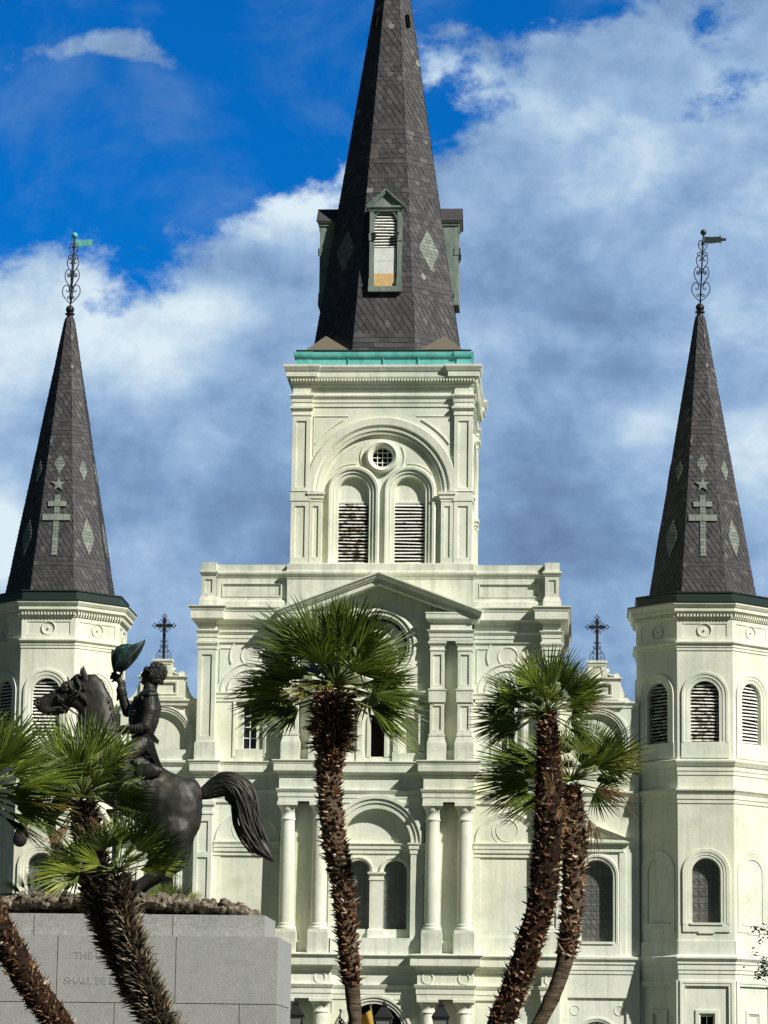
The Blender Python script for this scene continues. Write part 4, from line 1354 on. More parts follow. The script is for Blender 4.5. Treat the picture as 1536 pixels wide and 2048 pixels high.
# ------------------------------------------------------------------ curved gable wings between block and turrets
def wing(s):
    uc = 8.50*s
    f = F
    d = .02
    b = MB()
    half = 1.62
    out = []
    prof = [(.37, 18.0), (.40, 17.98), (.47, 17.93), (.62, 17.88), (.80, 17.86), (.84, 17.80), (.86, 17.66), (.92, 17.66), (.93, 17.52), (.97, 17.48), (1.02, 17.30), (1.12, 17.12), (1.26, 16.98), (1.44, 16.88), (1.62, 16.85)]
    loop = [(uc-x, z) for x, z in prof[::-1]]+[(uc+x, z) for x, z in prof]
    win = archloop(uc, .60, 7.66, 10.18)
    b.prism(f, [(uc-half, 16.45)]+loop+[(uc+half, 16.45)], -.35, d)
    gab = archloop(uc, 1.0, 14.95, 15.45, 24)
    lo, hi = uc-half, uc+half
    b.wall(f, rect(lo, hi, 12.8, 16.45), d, [(gab, .14, 0)])
    b.box(f, lo, hi, -.5, d-.16, 12.8, 16.44)
    b.band(f, archpath(uc, 1.0, 14.95, 15.45, 26), step(.26, d, .09, 3))
    b.box(f, uc-1.2, uc+1.2, -.3, d+.06, 14.55, 14.95)
    # projecting centre of the gable with panel
    b.wall(f, rect(uc-.86, uc+.86, 16.98, 17.78), d+.10, [(rect(uc-.52, uc+.52, 17.18, 17.56), .05, 0)])
    b.box(f, uc-.86, uc+.86, d-.1, d+.04, 16.9, 17.78)
    for u in (uc-.86, uc+.86):
        b.add([f.p(u, d, 16.98), f.p(u, d+.10, 16.98), f.p(u, d+.10, 17.78), f.p(u, d, 17.78)], [(0, 1, 2, 3)])
    b.band(f, [(uc-.52, 17.18), (uc-.52, 17.56), (uc+.52, 17.56), (uc+.52, 17.18)], step(.08, d+.10, .035, 2), True)
    around(b, f, uc-.9, uc+.9, d-.1, d+.10, [(-.02, 17.70), (.02, 17.72), (.08, 17.80), (.08, 17.85), (-.1, 17.88)])
    b.sweep(f, [(lo, d), (uc-.98, d), (uc-.98, d+.1), (uc+.98, d+.1), (uc+.98, d), (hi, d)], [(-.02, 16.66), (.03, 16.68), (.04, 16.76), (.10, 16.84), (.11, 16.86), (.11, 16.92), (-.1, 16.97)])
    # scrolls and pedestal
    for q in (-1, 1):
        b.lathe(f.p(uc+q*.76, -.1, 17.92), [(.11, -.12), (.11, .2)], 14, 0, True, Matrix.Rotation(R(90), 3, 'X'))
        b.lathe(f.p(uc+q*.42, -.1, 18.14), [(.07, -.10), (.07, .18)], 12, 0, True, Matrix.Rotation(R(90), 3, 'X'))
        b.band(f, [(uc+q*x, z) for x, z in ((.36, 18.12), (.42, 18.0), (.52, 17.95), (.68, 17.93))][::q], [(-.03, d-.05), (-.03, d+.13), (.03, d+.13), (.03, d-.05)])
    b.wall(f, [(uc-.42, 17.8), (uc+.42, 17.8), (uc+.33, 18.36), (uc-.33, 18.36)], d+.14, [([(uc-.22, 17.9), (uc+.22, 17.9), (uc+.16, 18.25), (uc-.16, 18.25)], .03, 0)])
    b.prism(f, [(uc-.42, 17.8), (uc+.42, 17.8), (uc+.33, 18.36), (uc-.33, 18.36)], -.3, d+.08)
    for u, u2 in ((uc-.42, uc-.33), (uc+.42, uc+.33)):
        b.add([f.p(u, d, 17.8), f.p(u, d+.14, 17.8), f.p(u2, d+.14, 18.36), f.p(u2, d, 18.36)], [(0, 1, 2, 3)])
    b.sweep(f, [(uc-.33, -.3), (uc-.33, d+.14), (uc+.33, d+.14), (uc+.33, -.3)], [(-.05, 18.28), (.02, 18.30), (.03, 18.36), (.07, 18.42), (.07, 18.50), (-.1, 18.52)], True)
    # middle storey: pedimented window
    b.wall(f, rect(lo, hi, 7.0, 12.8), d, [(win, .36, 1)])
    b.box(f, lo, hi, -.6, d-.37, 0, 12.9)
    b.band(f, archpath(uc, .62, 7.6, 10.18, 20), [(0, d-.3), (0, d+.04), (.10, d+.05), (.11, d+.09), (.19, d+.10), (.21, d+.06), (.24, d-.02)])
    around(b, f, uc-1.02, uc+1.02, d-.1, d+.06, [(-.02, 11.1), (.02, 11.1), (.02, 11.26), (.05, 11.28), (.05, 11.38), (.2, 11.44), (.2, 11.54), (-.1, 11.6)])
    b.band(f, [(uc-1.30, 11.56), (uc, 12.06), (uc+1.30, 11.56)], [(-.17, d-.02), (-.17, d+.2), (-.1, d+.22), (-.08, d+.26), (0, d+.32), (.02, d-.02)])
    b.prism(f, [(uc-1.1, 11.5), (uc+1.1, 11.5), (uc, 11.95)], d-.05, d+.06)
    for q in (-1, 1):
        b.box(f, uc+q*.98-.12, uc+q*.98+.12, d-.1, d+.05, 7.1, 11.1)
    b.box(f, uc-.88, uc+.88, d-.1, d+.09, 7.0, 7.62)
    b.box(f, uc-.62, uc+.62, d-.3, d+.14, 7.58, 7.67)
    for zz in ([(-.02, 12.88), (.03, 12.88), (.03, 13.02), (.06, 13.04), (.06, 13.2), (.12, 13.3), (.17, 13.36), (.17, 13.43), (-.1, 13.47)],
               [(-.02, 6.45), (.03, 6.45), (.03, 6.58), (.06, 6.6), (.06, 6.78), (.10, 6.82), (.10, 6.9), (.18, 7.0), (.19, 7.08), (-.2, 7.18)],
               [(-.02, 13.96), (.03, 13.96), (.06, 14.12), (.06, 14.26), (.18, 14.44), (.18, 14.52), (-.1, 14.6)]):
        b.sweep(f, [(lo, d), (hi, d)], zz)
    # ground storey: recessed panel with a fanlit door
    b.wall(f, rect(lo, hi, 0, 7.0), d, [(rect(uc-1.12, uc+1.12, 0, 5.55), .08, None)])
    b.wall(f, rect(uc-1.12, uc+1.12, 0, 5.55), d-.08, [(archloop(uc, .72, 0, 3.95, 20), .25, 2)])
    b.band(f, archpath(uc, .72, 0, 3.95, 24), step(.16, d-.08, .06, 2))
    b.band(f, circ(uc-.84, 5.08, .17, 22)[::-1], step(.035, d-.08, .02, 1), True)
    b.band(f, circ(uc+.84, 5.08, .17, 22)[::-1], step(.035, d-.08, .02, 1), True)
    wg = b.build('gable_wing', ['stucco', 'glass', 'white'], cath)
    w = MB()
    for i in range(9):
        w.box(f, uc-.6, uc+.6, d-.358, d-.345, 7.9+i*.32, 7.915+i*.32)
    for i in range(-2, 3):
        w.box(f, uc+i*.22-.008, uc+i*.22+.008, d-.356, d-.346, 7.66, 10.7)
    for i in range(7):
        for j in range(5):
            w.band(f, circ(uc-.44+j*.22, 7.9+i*.36, .10, 12)[::-1], [(0, d-.357), (0, d-.346), (.016, d-.346), (.016, d-.357)], True)
    w.build('window_lattice', 'lead', wg)
    w = MB()
    for q in (30, 60, 90, 120, 150):
        a = R(q)
        w.tube([f.p(uc, d-.3, 3.95), f.p(uc+.7*math.cos(a), d-.3, 3.95+.7*math.sin(a))], .022, 4)
    w.build('fanlight_bars', 'iron', wg)
    # iron cross with scrollwork
    c = MB()
    zc, zb = 19.86, 18.52
    k = .052
    c.box(f, uc-k, uc+k, -.12, -.02, zb, 20.2)
    c.box(f, uc-.34, uc+.34, -.125, -.015, zc-k, zc+k)
    for cu_, cz_, du, dz in ((0, 20.2, 0, 1), (-.34, zc, -1, 0), (.34, zc, 1, 0)):
        c.ball(f.p(uc+cu_+du*.10, -.07, cz_+dz*.10), .04, 8)
        for q in (-1, 1):
            c.ball(f.p(uc+cu_+du*.04+dz*q*.075, -.07, cz_+dz*.04+du*q*.075), .034, 8)
    for qx in (-1, 1):
        for qz in (-1, 1):
            def P(a, z):
                return f.p(uc+qx*a, -.07, zc+qz*z)
            c.tube(scroll(P, (.115, .205), .065, .02, 250, -150), .013, 5)
            c.tube(scroll(P, (.205, .115), .065, .02, -160, 240), .013, 5)
            c.tube([P(.05, .17), P(.09, .09), P(.17, .05)], .013, 5)
        def Q(a, z):
            return f.p(uc+qx*a, -.07, zb+z)
        c.tube(smooth_path([Q(.05, .52), Q(.16, .38), Q(.26, .24), Q(.29, .1), Q(.26, 0)]), .015, 5)
        c.tube(scroll(Q, (.14, .12), .07, .02, 90, -300), .014, 5)
        c.tube(scroll(Q, (.12, .30), .06, .02, 90, -300), .014, 5)
        c.tube(scroll(Q, (.11, .54), .06, .02, -90, 270), .014, 5)
        c.tube(scroll(Q, (.10, .70), .055, .02, 240, -120), .014, 5)
    c.build('iron_cross', 'iron', wg)
for s in (-1, 1):
    wing(s)

# doors
b = MB()
b.box(F, -1.05, 1.05, DC-.49, DC-.44, 0, 3.6)
b.build('door', 'door', cath)
#PART2

# ------------------------------------------------------------------ granite pedestal of the monument
PY = 40.
pr_ = A(556, 1873, PY); top1 = pr_.z; xr = pr_.x
pt_ = A(530, 1830, PY+.28); top2 = pt_.z; xr2 = pt_.x
xl = xr-5.75
xc_ = (xl+xr)/2
ped = thing('granite_pedestal', (xc_, PY+1., 0), 'grey granite pedestal carved with a motto, under the bronze rider', 'pedestal')
FP = Frame((0, PY, 0))
def courses(b, x0, x1, z0, z1, d, depth, cuts, gap=.010):
    """one course of granite blocks standing on three sides of the core"""
    xs = [x0]+[c for c in cuts if x0 < c < x1]+[x1]
    for a, c in zip(xs, xs[1:]):
        P = []
        g = gap/2
        b.box(FP, a+(g if a > x0 else 0), c-(g if c < x1 else 0), d-depth, d, z0+g, z1-g)
b = MB()
z_b = A(556, 2009, PY).z
zz = [top1, z_b]
while zz[-1] > .5:
    zz.append(zz[-1]-(top1-z_b))
zz[-1] = 0
j1 = [A(x, 1940, PY).x for x in (-20, 114, 351)]
j2 = [A(x, 2030, PY).x for x in (-60, 228, 478)]
for i, (a, c) in enumerate(zip(zz[1:], zz)):
    courses(b, xl, xr, a, c, 0, 1.9, j1 if i % 2 == 0 else j2)
b.box(FP, xl+.02, xr-.02, -1.88, -.02, 0, top1-.03, 1)
courses(b, xl+.22, xr2, top1+.004, top2, -.28, 1.4, [A(x, 1850, PY).x for x in (60, 340)])
b.box(FP, xl+.24, xr2-.02, -1.66, -.30, top1-.1, top2-.02, 1)
b.build('blocks', ['granite', 'joint'], ped)
for txt, px0, px1, py in (('“THE UNION MUST', 140, 319, 1912), ('SHALL BE PRESERVED.”', 128, 334, 1962)):
    p0, p1 = A(px0, py, PY), A(px1, py, PY)
    o = text_mesh(txt, .13, ped, 'granite', (0, 0, 0), Matrix.Identity(4), 'carved_motto', .0035)
    me = o.data
    me.transform(Matrix.Translation(WL[ped]))
    x0 = min(v.co.x for v in me.vertices); x1 = max(v.co.x for v in me.vertices)
    k = (p1.x-p0.x)/(x1-x0)
    me.transform(Matrix.Translation(-WL[ped]) @ Matrix.Translation(((p0.x+p1.x)/2, PY-.001, (p0.z+p1.z)/2)) @ Matrix.Rotation(R(90), 4, 'X') @ Matrix.Diagonal((k, k, 1, 1)) @ Matrix.Translation((-(x0+x1)/2, 0, 0)))

# ------------------------------------------------------------------ bronze rider
YS = PY+1.0
MPX = YS/FPX
stat = thing('equestrian_statue', (A(270, 1800, YS).x, YS, top2), 'weathered bronze rider raising a cocked hat on a rearing horse', 'statue')
def B3(px, py, dep=0.):
    p = A(px, py, YS)
    return Vector((p.x, p.y+dep, p.z))
def limb(b, pts, m=0):
    """tapered mass through pts (px, py, depth in metres, radius in px[, depth radius in px])"""
    for a, c in zip(pts, pts[1:]):
        A_, C_ = B3(*a[:3]), B3(*c[:3])
        ra, rc = a[3]*MPX, c[3]*MPX
        da = (a[4] if len(a) > 4 else a[3])*MPX
        dc = (c[4] if len(c) > 4 else c[3])*MPX
        n = max(2, int((A_-C_).length/(min(ra, rc)*.42)))
        for i in range(n+1):
            t = i/n
            r, d = ra+(rc-ra)*t, da+(dc-da)*t
            b.ball(A_.lerp(C_, t), (r, d, r), 12)
def blob3(b, px, py, dep, rx, rz, ry=None, rot=0.):
    b.ball(B3(px, py, dep), (rx*MPX, (ry or rx)*MPX, rz*MPX), 16, 0, Matrix.Rotation(R(rot), 3, 'Y'))
def cast(b, name, matname, parent, voxel, smooth=4, detail=0., dscale=8., seed=0, label=None):
    """melt the masses of b into one continuous skin"""
    me = b.mesh(name)
    o = bpy.data.objects.new(name, me)
    COL.objects.link(o)
    m = o.modifiers.new('r', 'REMESH')
    m.mode = 'VOXEL'
    m.voxel_size = voxel
    sm = o.modifiers.new('s', 'SMOOTH')
    sm.iterations = smooth
    sm.factor = .5
    dg = bpy.context.evaluated_depsgraph_get()
    me2 = bpy.data.meshes.new_from_object(o.evaluated_get(dg))
    bpy.data.objects.remove(o)
    if detail:
        cos = [(v.co.copy(), v.normal.copy()) for v in me2.vertices]
        flat = []
        for c, nr in cos:
            q = Vector((c.x*dscale+seed, c.y*dscale, c.z*dscale*.7))
            flat += list(c+nr*detail*(mnoise.noise(q)+.6*mnoise.noise(q*2.3)))
        me2.vertices.foreach_set('co', flat)
        me2.update()
    me2.transform(Matrix.Translation(-WL.get(parent, Vector())))
    me2.polygons.foreach_set('use_smooth', [True]*len(me2.polygons))
    me2.materials.clear()
    me2.materials.append(M[matname])
    o = bpy.data.objects.new(name, me2)
    COL.objects.link(o)
    o.parent = parent
    WL[o] = WL.get(parent, Vector())
    if label:
        o['label'] = label
    return o
# --- horse: one body
h = MB()
limb(h, [(345, 1612, 0, 62, 46), (300, 1590, 0, 62, 48), (250, 1560, 0, 62, 48), (205, 1530, 0, 60, 44), (185, 1515, 0, 52, 38)])     # barrel
blob3(h, 345, 1625, -.10, 60, 76, 30, 0); blob3(h, 345, 1625, .10, 60, 76, 30, 0)                                                    # quarters
limb(h, [(380, 1575, 0, 20, 24), (402, 1590, 0, 9, 10)])
limb(h, [(196, 1520, 0, 48, 34), (192, 1450, 0, 41, 24), (190, 1402, 0, 34, 17), (182, 1370, 0, 24, 14)])                            # arched neck
limb(h, [(232, 1500, 0, 18, 20), (229, 1455, 0, 9, 9), (219, 1402, 0, 8, 8), (198, 1368, 0, 9, 8)])
limb(h, [(182, 1382, 0, 33, 16), (160, 1386, 0, 32, 17), (142, 1388, 0, 27, 15), (118, 1396, 0, 19, 13), (96, 1403, 0, 16, 12), (84, 1406, 0, 14, 12)])   # head
limb(h, [(158, 1398, -.06, 24, 8), (168, 1404, -.06, 22, 8)])                                                                        # cheek
limb(h, [(130, 1420, 0, 9, 9), (96, 1423, 0, 8, 9), (80, 1418, 0, 7, 9)])                                                            # lower jaw
limb(h, [(128, 1372, -.055, 6), (141, 1366, -.06, 7), (150, 1366, -.05, 6)])                                                         # brow
for dp in (-.12, .14):       # hind legs gathered under the body
    limb(h, [(345, 1665, dp*1.4, 44, 26), (356, 1704, dp*1.4, 24, 18), (352, 1730, dp*1.4, 13, 12)])
    limb(h, [(353, 1728, dp*1.4, 13, 11), (330, 1742, dp*1.4, 15, 9), (296, 1762, dp*1.3, 12, 9), (276, 1776, dp*1.3, 13, 10)])
    limb(h, [(280, 1772, dp*1.3, 12, 10), (268, 1790, dp*1.3, 12, 11)])
limb(h, [(165, 1555, -.16, 34, 20), (110, 1575, -.2, 21, 14), (72, 1592, -.2, 14, 11), (60, 1620, -.2, 10, 9), (52, 1652, -.2, 10, 9)])
limb(h, [(170, 1555, .16, 34, 20), (120, 1600, .2, 20, 14), (92, 1632, .2, 14, 11), (100, 1668, .2, 10, 9), (106, 1690, .2, 10, 9)])
horse = cast(h, 'horse', 'bronze', stat, .026, 5, .006, 7., 3)
# eye, nostril, ears, hoofs, bridle
e = MB()
limb(e, [(172, 1362, -.06, 8, 5), (170, 1348, -.07, 6, 4), (168, 1333, -.07, 1.6)])
cast(e, 'ear', 'bronze', horse, .010, 2)
e = MB()
limb(e, [(162, 1362, .05, 7, 5), (162, 1348, .06, 5, 4), (161, 1334, .06, 1.5)])
cast(e, 'ear', 'bronze', horse, .010, 2)
e = MB()
blob3(e, 134, 1375, -.115, 5.5, 5, 3)
limb(e, [(126, 1378, -.105, 3), (131, 1368, -.11, 3.4), (140, 1367, -.105, 3)])
limb(e, [(127, 1381, -.105, 2.2), (134, 1383, -.11, 2.4), (142, 1380, -.10, 2)])
cast(e, 'eye', 'bronze', horse, .008, 2)
e = MB()
e.tube(smooth_path([B3(82, 1398, -.07), B3(76, 1400, -.075), B3(72, 1406, -.08), B3(75, 1412, -.085), B3(81, 1411, -.085)], 4), 3.2*MPX, 7)
e.ball(B3(78, 1405, -.055), 5*MPX, 10, 1)
e.build('nostril', ['bronze', 'iron'], horse)
for hx, hy, dp in ((46, 1672, -.2), (110, 1704, .2), (262, 1795, -.16), (258, 1795, .18)):
    e = MB()
    limb(e, [(hx+4, hy-12, dp, 10, 10), (hx, hy+4, dp, 15, 13), (hx-1, hy+10, dp, 15, 13)])
    cast(e, 'hoof', 'bronze', horse, .016, 1)
br = MB()
def strap(pts, r=2.4, m=0):
    br.tube(smooth_path([B3(*p) for p in pts], 3), r*MPX, 6, m, True, .6)
strap([(153, 1352, -.085), (159, 1364, -.115), (164, 1376, -.13), (160, 1392, -.15), (151, 1398, -.15)], 2.6)
strap([(137, 1356, -.07), (141, 1368, -.105), (146, 1379, -.12), (155, 1384, -.135), (167, 1390, -.145), (175, 1400, -.14), (177, 1412, -.12)], 2.4)
strap([(117, 1390, -.10), (121, 1398, -.115), (129, 1402, -.11), (133, 1408, -.09)], 2.6)
strap([(157, 1384, -.15), (142, 1396, -.14), (124, 1408, -.10)], 2.2)
strap([(126, 1410, -.1), (170, 1440, -.22), (215, 1462, -.24), (252, 1466, -.24)], 2.0)
for x, y in ((169, 1372), (172, 1380), (164, 1379), (166, 1374)):
    br.ball(B3(x, y, -.125), 3.4*MPX, 8)
for i in range(9):
    t = i/8
    br.ball(B3(131-22*t, 1416+2*t, -.10), 2.6*MPX, 8)
br.build('bridle', 'bronze', horse)
mn = MB()
rnd = random.Random(5)
for i in range(60):
    t = i/59
    p = smooth_path([(176, 1356, 0), (203, 1372, 0), (224, 1405, 0), (235, 1455, 0), (244, 1490, 0)], 8)
    q = p[int(t*(len(p)-1))]
    dx, dy = rnd.uniform(-4, 0), rnd.uniform(8, 16)
    mn.tube(smooth_path([B3(q.x, q.y, .02), B3(q.x-1, q.y+dy*.5, -.045), B3(q.x+dx*.6-1, q.y+dy, -.075)], 3), [2.0*MPX, 2.2*MPX, 2.2*MPX, 2*MPX, 1.6*MPX, 1.2*MPX, .6*MPX], 5)
for i in range(7):
    mn.tube(smooth_path([B3(166-i, 1353, -.05+.015*i), B3(155-2*i, 1352+i, -.09+.02*i), B3(146-2*i, 1362+2*i, -.10+.02*i)], 3), [3.6*MPX, 3.4*MPX, 3*MPX, 2.6*MPX, 2*MPX, 1.4*MPX, .7*MPX], 6)
mn.build('mane', 'bronze', horse)
# --- tail: a heavy wave of locks
tl = MB()
spine = smooth_path([(400, 1592, 0), (412, 1586, 0), (432, 1574, 0), (452, 1568, 0), (470, 1575, 0), (484, 1592, 0), (492, 1616, 0), (497, 1642, 0), (505, 1668, 0), (518, 1690, 0), (534, 1708, 0), (546, 1722, 0)], 5)
width = [8, 15, 22, 28, 31, 31, 30, 29, 26, 22, 15, 5]
ns = len(spine)
def wd(i):
    t = i/(ns-1)*(len(width)-1)
    a = int(min(t, len(width)-2))
    return width[a]+(width[a+1]-width[a])*(t-a)
rnd = random.Random(11)
def spt(i, off, dep):
    p = spine[i]
    a, c = spine[max(0, i-1)], spine[min(ns-1, i+1)]
    tx, ty = c.x-a.x, c.y-a.y
    l = math.hypot(tx, ty)
    return B3(p.x-ty/l*off, p.y+tx/l*off, dep)
core = MB()
for i in range(ns):
    core.ball(spt(i, 0, 0), (wd(i)*.52*MPX,)*3, 10)
for i in range(0, ns, 1):
    for off in (-.5, .5):
        core.ball(spt(i, off*wd(i)*.75, 0), (wd(i)*.34*MPX,)*3, 8)
tail = cast(core, 'tail', 'bronze', horse, .016, 3)
lk = MB()
for k in range(150):
    o0 = rnd.uniform(-1, 1)
    o1 = max(-1.3, min(1.3, o0+rnd.uniform(-.22, .42)))
    s0 = rnd.choice([0, 0, 3, 6, 9, 12, 16, 20, 24, 28, 32, 36])
    s1 = min(ns-1, s0+rnd.randint(12, 26))
    if s1-s0 < 8:
        s0 = s1-8
    ph, am = rnd.uniform(0, 6), rnd.uniform(.02, .09)
    pts, rad = [], []
    side = rnd.choice([-1, -1, -1, 1])
    big_ = rnd.uniform(1.5, 3.7)
    for i in range(s0, s1+1):
        t = (i-s0)/(s1-s0)
        o = (o0+(o1-o0)*t**1.4)+am*math.sin(ph+t*9)
        w = wd(i)
        dep = side*math.sqrt(max(.03, 1-min(1, abs(o))**2))*w*.54*MPX-.006*math.sin(ph*3+t*6)
        pts.append(spt(i, o*w*.9, dep))
        rad.append(max(.4, big_*math.sin(min(1, t*.95+.08)*PI)**.7)*MPX)
    lk.tube(pts, rad, 5)
lk.build('tail_locks', 'bronze', tail)
# --- saddle cloth and holster
sd = MB()
limb(sd, [(262, 1520, 0, 26, 42), (300, 1545, 0, 24, 44), (318, 1556, 0, 14, 42)])
limb(sd, [(288, 1550, -.28, 14, 8), (308, 1546, -.29, 15, 8), (324, 1545, -.28, 8, 6)])
limb(sd, [(303, 1528, -.05, 11, 20), (308, 1522, -.05, 9, 18)])
cast(sd, 'saddle', 'bronze', horse, .016, 3, .008, 14, 2)
# --- rider: one body
r = MB()
limb(r, [(286, 1484, 0, 24, 26), (285, 1462, 0, 25, 22), (289, 1440, 0, 30, 25), (293, 1417, 0, 31, 29), (297, 1398, 0, 22, 31)])     # trunk
limb(r, [(270, 1448, 0, 14, 22), (272, 1425, 0, 16, 25), (280, 1404, 0, 15, 24)])                                                                          # chest
limb(r, [(300, 1392, 0, 14, 15), (302, 1376, 0, 13, 13), (306, 1364, 0, 12, 12)])                                                  # neck
blob3(r, 309, 1349, 0, 19, 20, 15, 15)                                                                                           # skull
limb(r, [(298, 1357, 0, 12, 11), (290, 1362, 0, 8, 8)])
limb(r, [(300, 1363, 0, 8, 9), (288, 1366, 0, 4.5, 6)])                                                                            # jaw
blob3(r, 286.5, 1363.5, 0, 5.6, 5, 5.5)                                                                                                  # chin
limb(r, [(294, 1340, 0, 8, 10), (291, 1348, 0, 7, 9)])                                                                             # forehead and face
limb(r, [(290, 1342, 0, 3.2), (286, 1348, 0, 3.4), (284.5, 1351, 0, 3.6), (288, 1352.5, 0, 3.6)])                                                       # nose
limb(r, [(287.5, 1356.0, 0, 3.0, 5), (290, 1356.5, 0, 4, 6)])
limb(r, [(287.8, 1359.2, 0, 2.8, 5), (290, 1359, 0, 4, 6)])                                                                    # lips
limb(r, [(290, 1342.5, -.045, 3), (296, 1341.5, -.07, 2.6)])                                                                       # brow
limb(r, [(303, 1398, -.17, 16, 14), (305, 1425, -.24, 15, 13), (297, 1456, -.27, 13, 12)])                                         # left upper arm
limb(r, [(296, 1457, -.27, 12, 11), (278, 1464, -.28, 10, 10), (262, 1464, -.27, 8.5, 9)])                                         # left forearm
limb(r, [(284, 1400, .16, 14, 14), (266, 1414, .20, 12, 12), (250, 1419, .20, 11, 11)])                                            # right upper arm, lifted
limb(r, [(250, 1420, .20, 11, 11), (243, 1395, .17, 10, 10), (239, 1372, .14, 7.5, 8), (238, 1362, .13, 6, 7)])                      # right forearm
limb(r, [(288, 1490, -.17, 20, 18), (270, 1505, -.28, 19, 16), (254, 1524, -.34, 15, 14)])                                         # left thigh
limb(r, [(254, 1524, -.34, 15, 14), (256, 1560, -.36, 13, 12), (262, 1600, -.36, 10, 10), (250, 1612, -.36, 8, 8), (240, 1614, -.36, 6, 7)])
limb(r, [(288, 1490, .17, 20, 18), (268, 1505, .28, 19, 16), (250, 1524, .34, 15, 14)])
limb(r, [(250, 1524, .34, 15, 14), (252, 1560, .36, 13, 12), (258, 1600, .36, 10, 10), (240, 1614, .36, 6, 7)])
rider = cast(r, 'rider', 'bronze', stat, .0088, 3, .003, 22, 1)
# hands, five fingers each
def fingers(name, chains, palm):
    q = MB()
    limb(q, palm)
    for c in chains:
        limb(q, c)
    return cast(q, name, 'bronze', rider, .0075, 2)
fingers('hand', [[(231, 1347, .12, 2.8), (225, 1343.5, .10, 2.5), (222, 1345, .09, 2.2)], [(231, 1351, .12, 2.9), (223, 1348.5, .10, 2.5), (219.5, 1351, .09, 2.2)],
                 [(231, 1355, .12, 2.8), (222, 1353.5, .10, 2.4), (219, 1355.5, .09, 2.2)], [(232, 1359, .12, 2.6), (225, 1359, .10, 2.3), (222.5, 1361.5, .09, 2.0)],
                 [(237, 1352, .11, 3.0), (240, 1345, .09, 2.6), (243, 1340, .08, 2.2)]], [(238, 1363, .13, 6.5), (235, 1355, .12, 7, 5), (233, 1351, .12, 6, 5)])
fingers('hand', [[(256, 1460, -.29, 2.8), (249, 1460, -.30, 2.5), (248, 1464, -.29, 2.2)], [(256, 1463.5, -.30, 2.8), (248, 1464, -.31, 2.5), (248, 1468, -.29, 2.2)],
                 [(256, 1467, -.29, 2.8), (249, 1468, -.30, 2.5), (249, 1472, -.28, 2.2)], [(257, 1470, -.27, 2.6), (251, 1472, -.28, 2.3), (252, 1475, -.26, 2.0)],
                 [(258, 1459, -.25, 3), (252, 1456, -.23, 2.6), (247, 1457, -.22, 2.2)]], [(263, 1465, -.27, 7), (257, 1465, -.28, 7, 5)])
# hair, ear, eye, collar, epaulettes, cuffs, coat tails
q = MB()
rnd = random.Random(8)
for i in range(330):
    a = rnd.uniform(-62, 196)
    el = rnd.uniform(-1, .5)
    rr = math.sqrt(1-el*el*.78)
    x, y = 313+18.2*rr*math.cos(R(a)), 1345-18.2*rr*math.sin(R(a))
    if x < 302 and y > 1333:
        continue
    dp = el*15.5*MPX
    tx, ty = math.sin(R(a)), math.cos(R(a))
    ln = rnd.uniform(4, 9)
    cv = rnd.uniform(-3.2, 3.2)
    p1 = (x+tx*ln*.5+ty*cv, y+ty*ln*.5-tx*cv)
    p2 = (x+tx*ln-ty*cv*.4, y+ty*ln+tx*cv*.4+1.5)
    r_ = rnd.uniform(1.0, 1.9)*MPX
    q.tube(smooth_path([B3(x, y, dp), B3(p1[0], p1[1], dp*1.03), B3(p2[0], p2[1], dp)], 3), [r_*.6, r_, r_*1.1, r_*1.1, r_, r_*.8, r_*.4], 5)
for i in range(120):
    x, y = 304+rnd.uniform(0, 22), 1334+rnd.uniform(0, 30)
    d_ = -.100*math.sqrt(max(.1, 1-((x-314)/19)**2-((y-1347)/20)**2*.7))
    cv = rnd.uniform(-3, 3)
    r_ = rnd.uniform(1.0, 1.8)*MPX
    q.tube(smooth_path([B3(x, y, d_), B3(x+cv, y+3, d_-.006), B3(x+1, y+6.5, d_)], 3), [r_*.6, r_, r_*1.1, r_*1.1, r_, r_*.8, r_*.4], 5)
limb(q, [(313, 1345, 0, 18, 15.5), (315, 1352, 0, 16.5, 15)])
q.build('hair', 'bronze', rider)
q = MB()
limb(q, [(303, 1348, -.10, 3.4, 2), (303, 1354, -.10, 2.6, 2)])
cast(q, 'ear', 'bronze', rider, .006, 1)
q = MB()
q.ball(B3(292.6, 1345.6, -.052), 2.0*MPX, 8)
q.build('eye', 'iron', rider)
q = MB()
limb(q, [(299.5, 1376, 0, 14, 15), (298.5, 1388, 0, 15.5, 17)])
cast(q, 'collar', 'bronze', rider, .011, 1)
for sx, dp in ((0, -.235), (-22, .21)):
    q = MB()
    limb(q, [(290+sx, 1394, dp*.75, 5, 8), (303+sx, 1394, dp, 7, 8), (316+sx, 1393, dp*.8, 5, 8)])
    for i in range(21):
        x = 288+sx+i*1.5
        q.tube([B3(x, 1394, dp*.92), B3(x, 1401, dp*1.03), B3(x+.3, 1407.5, dp*.98)], [1.0*MPX, 1.05*MPX, .7*MPX], 5)
    q.build('epaulette', 'bronze', rider)
q = MB()
limb(q, [(241, 1386, .16, 11, 11), (239, 1377, .14, 10.5, 10)])
limb(q, [(234, 1384, .15, 4), (231, 1398, .15, 2)])
cast(q, 'cuff', 'bronze', rider, .010, 1)
q = MB()
for i in range(6):
    x = 261+i*6.2
    q.tube(smooth_path([B3(x, 1454+i*.4, -.33), B3(x-2.5, 1463, -.352), B3(x-1, 1473-i*.4, -.32)], 3), 1.3*MPX, 6)
for i in range(4):
    q.tube(smooth_path([B3(300-i, 1449+i*5, -.18), B3(308, 1452+i*4.4, -.12), B3(312-i*.5, 1450+i*4, -.03)], 3), 1.1*MPX, 6)
q.build('sleeve_folds', 'bronze', rider)
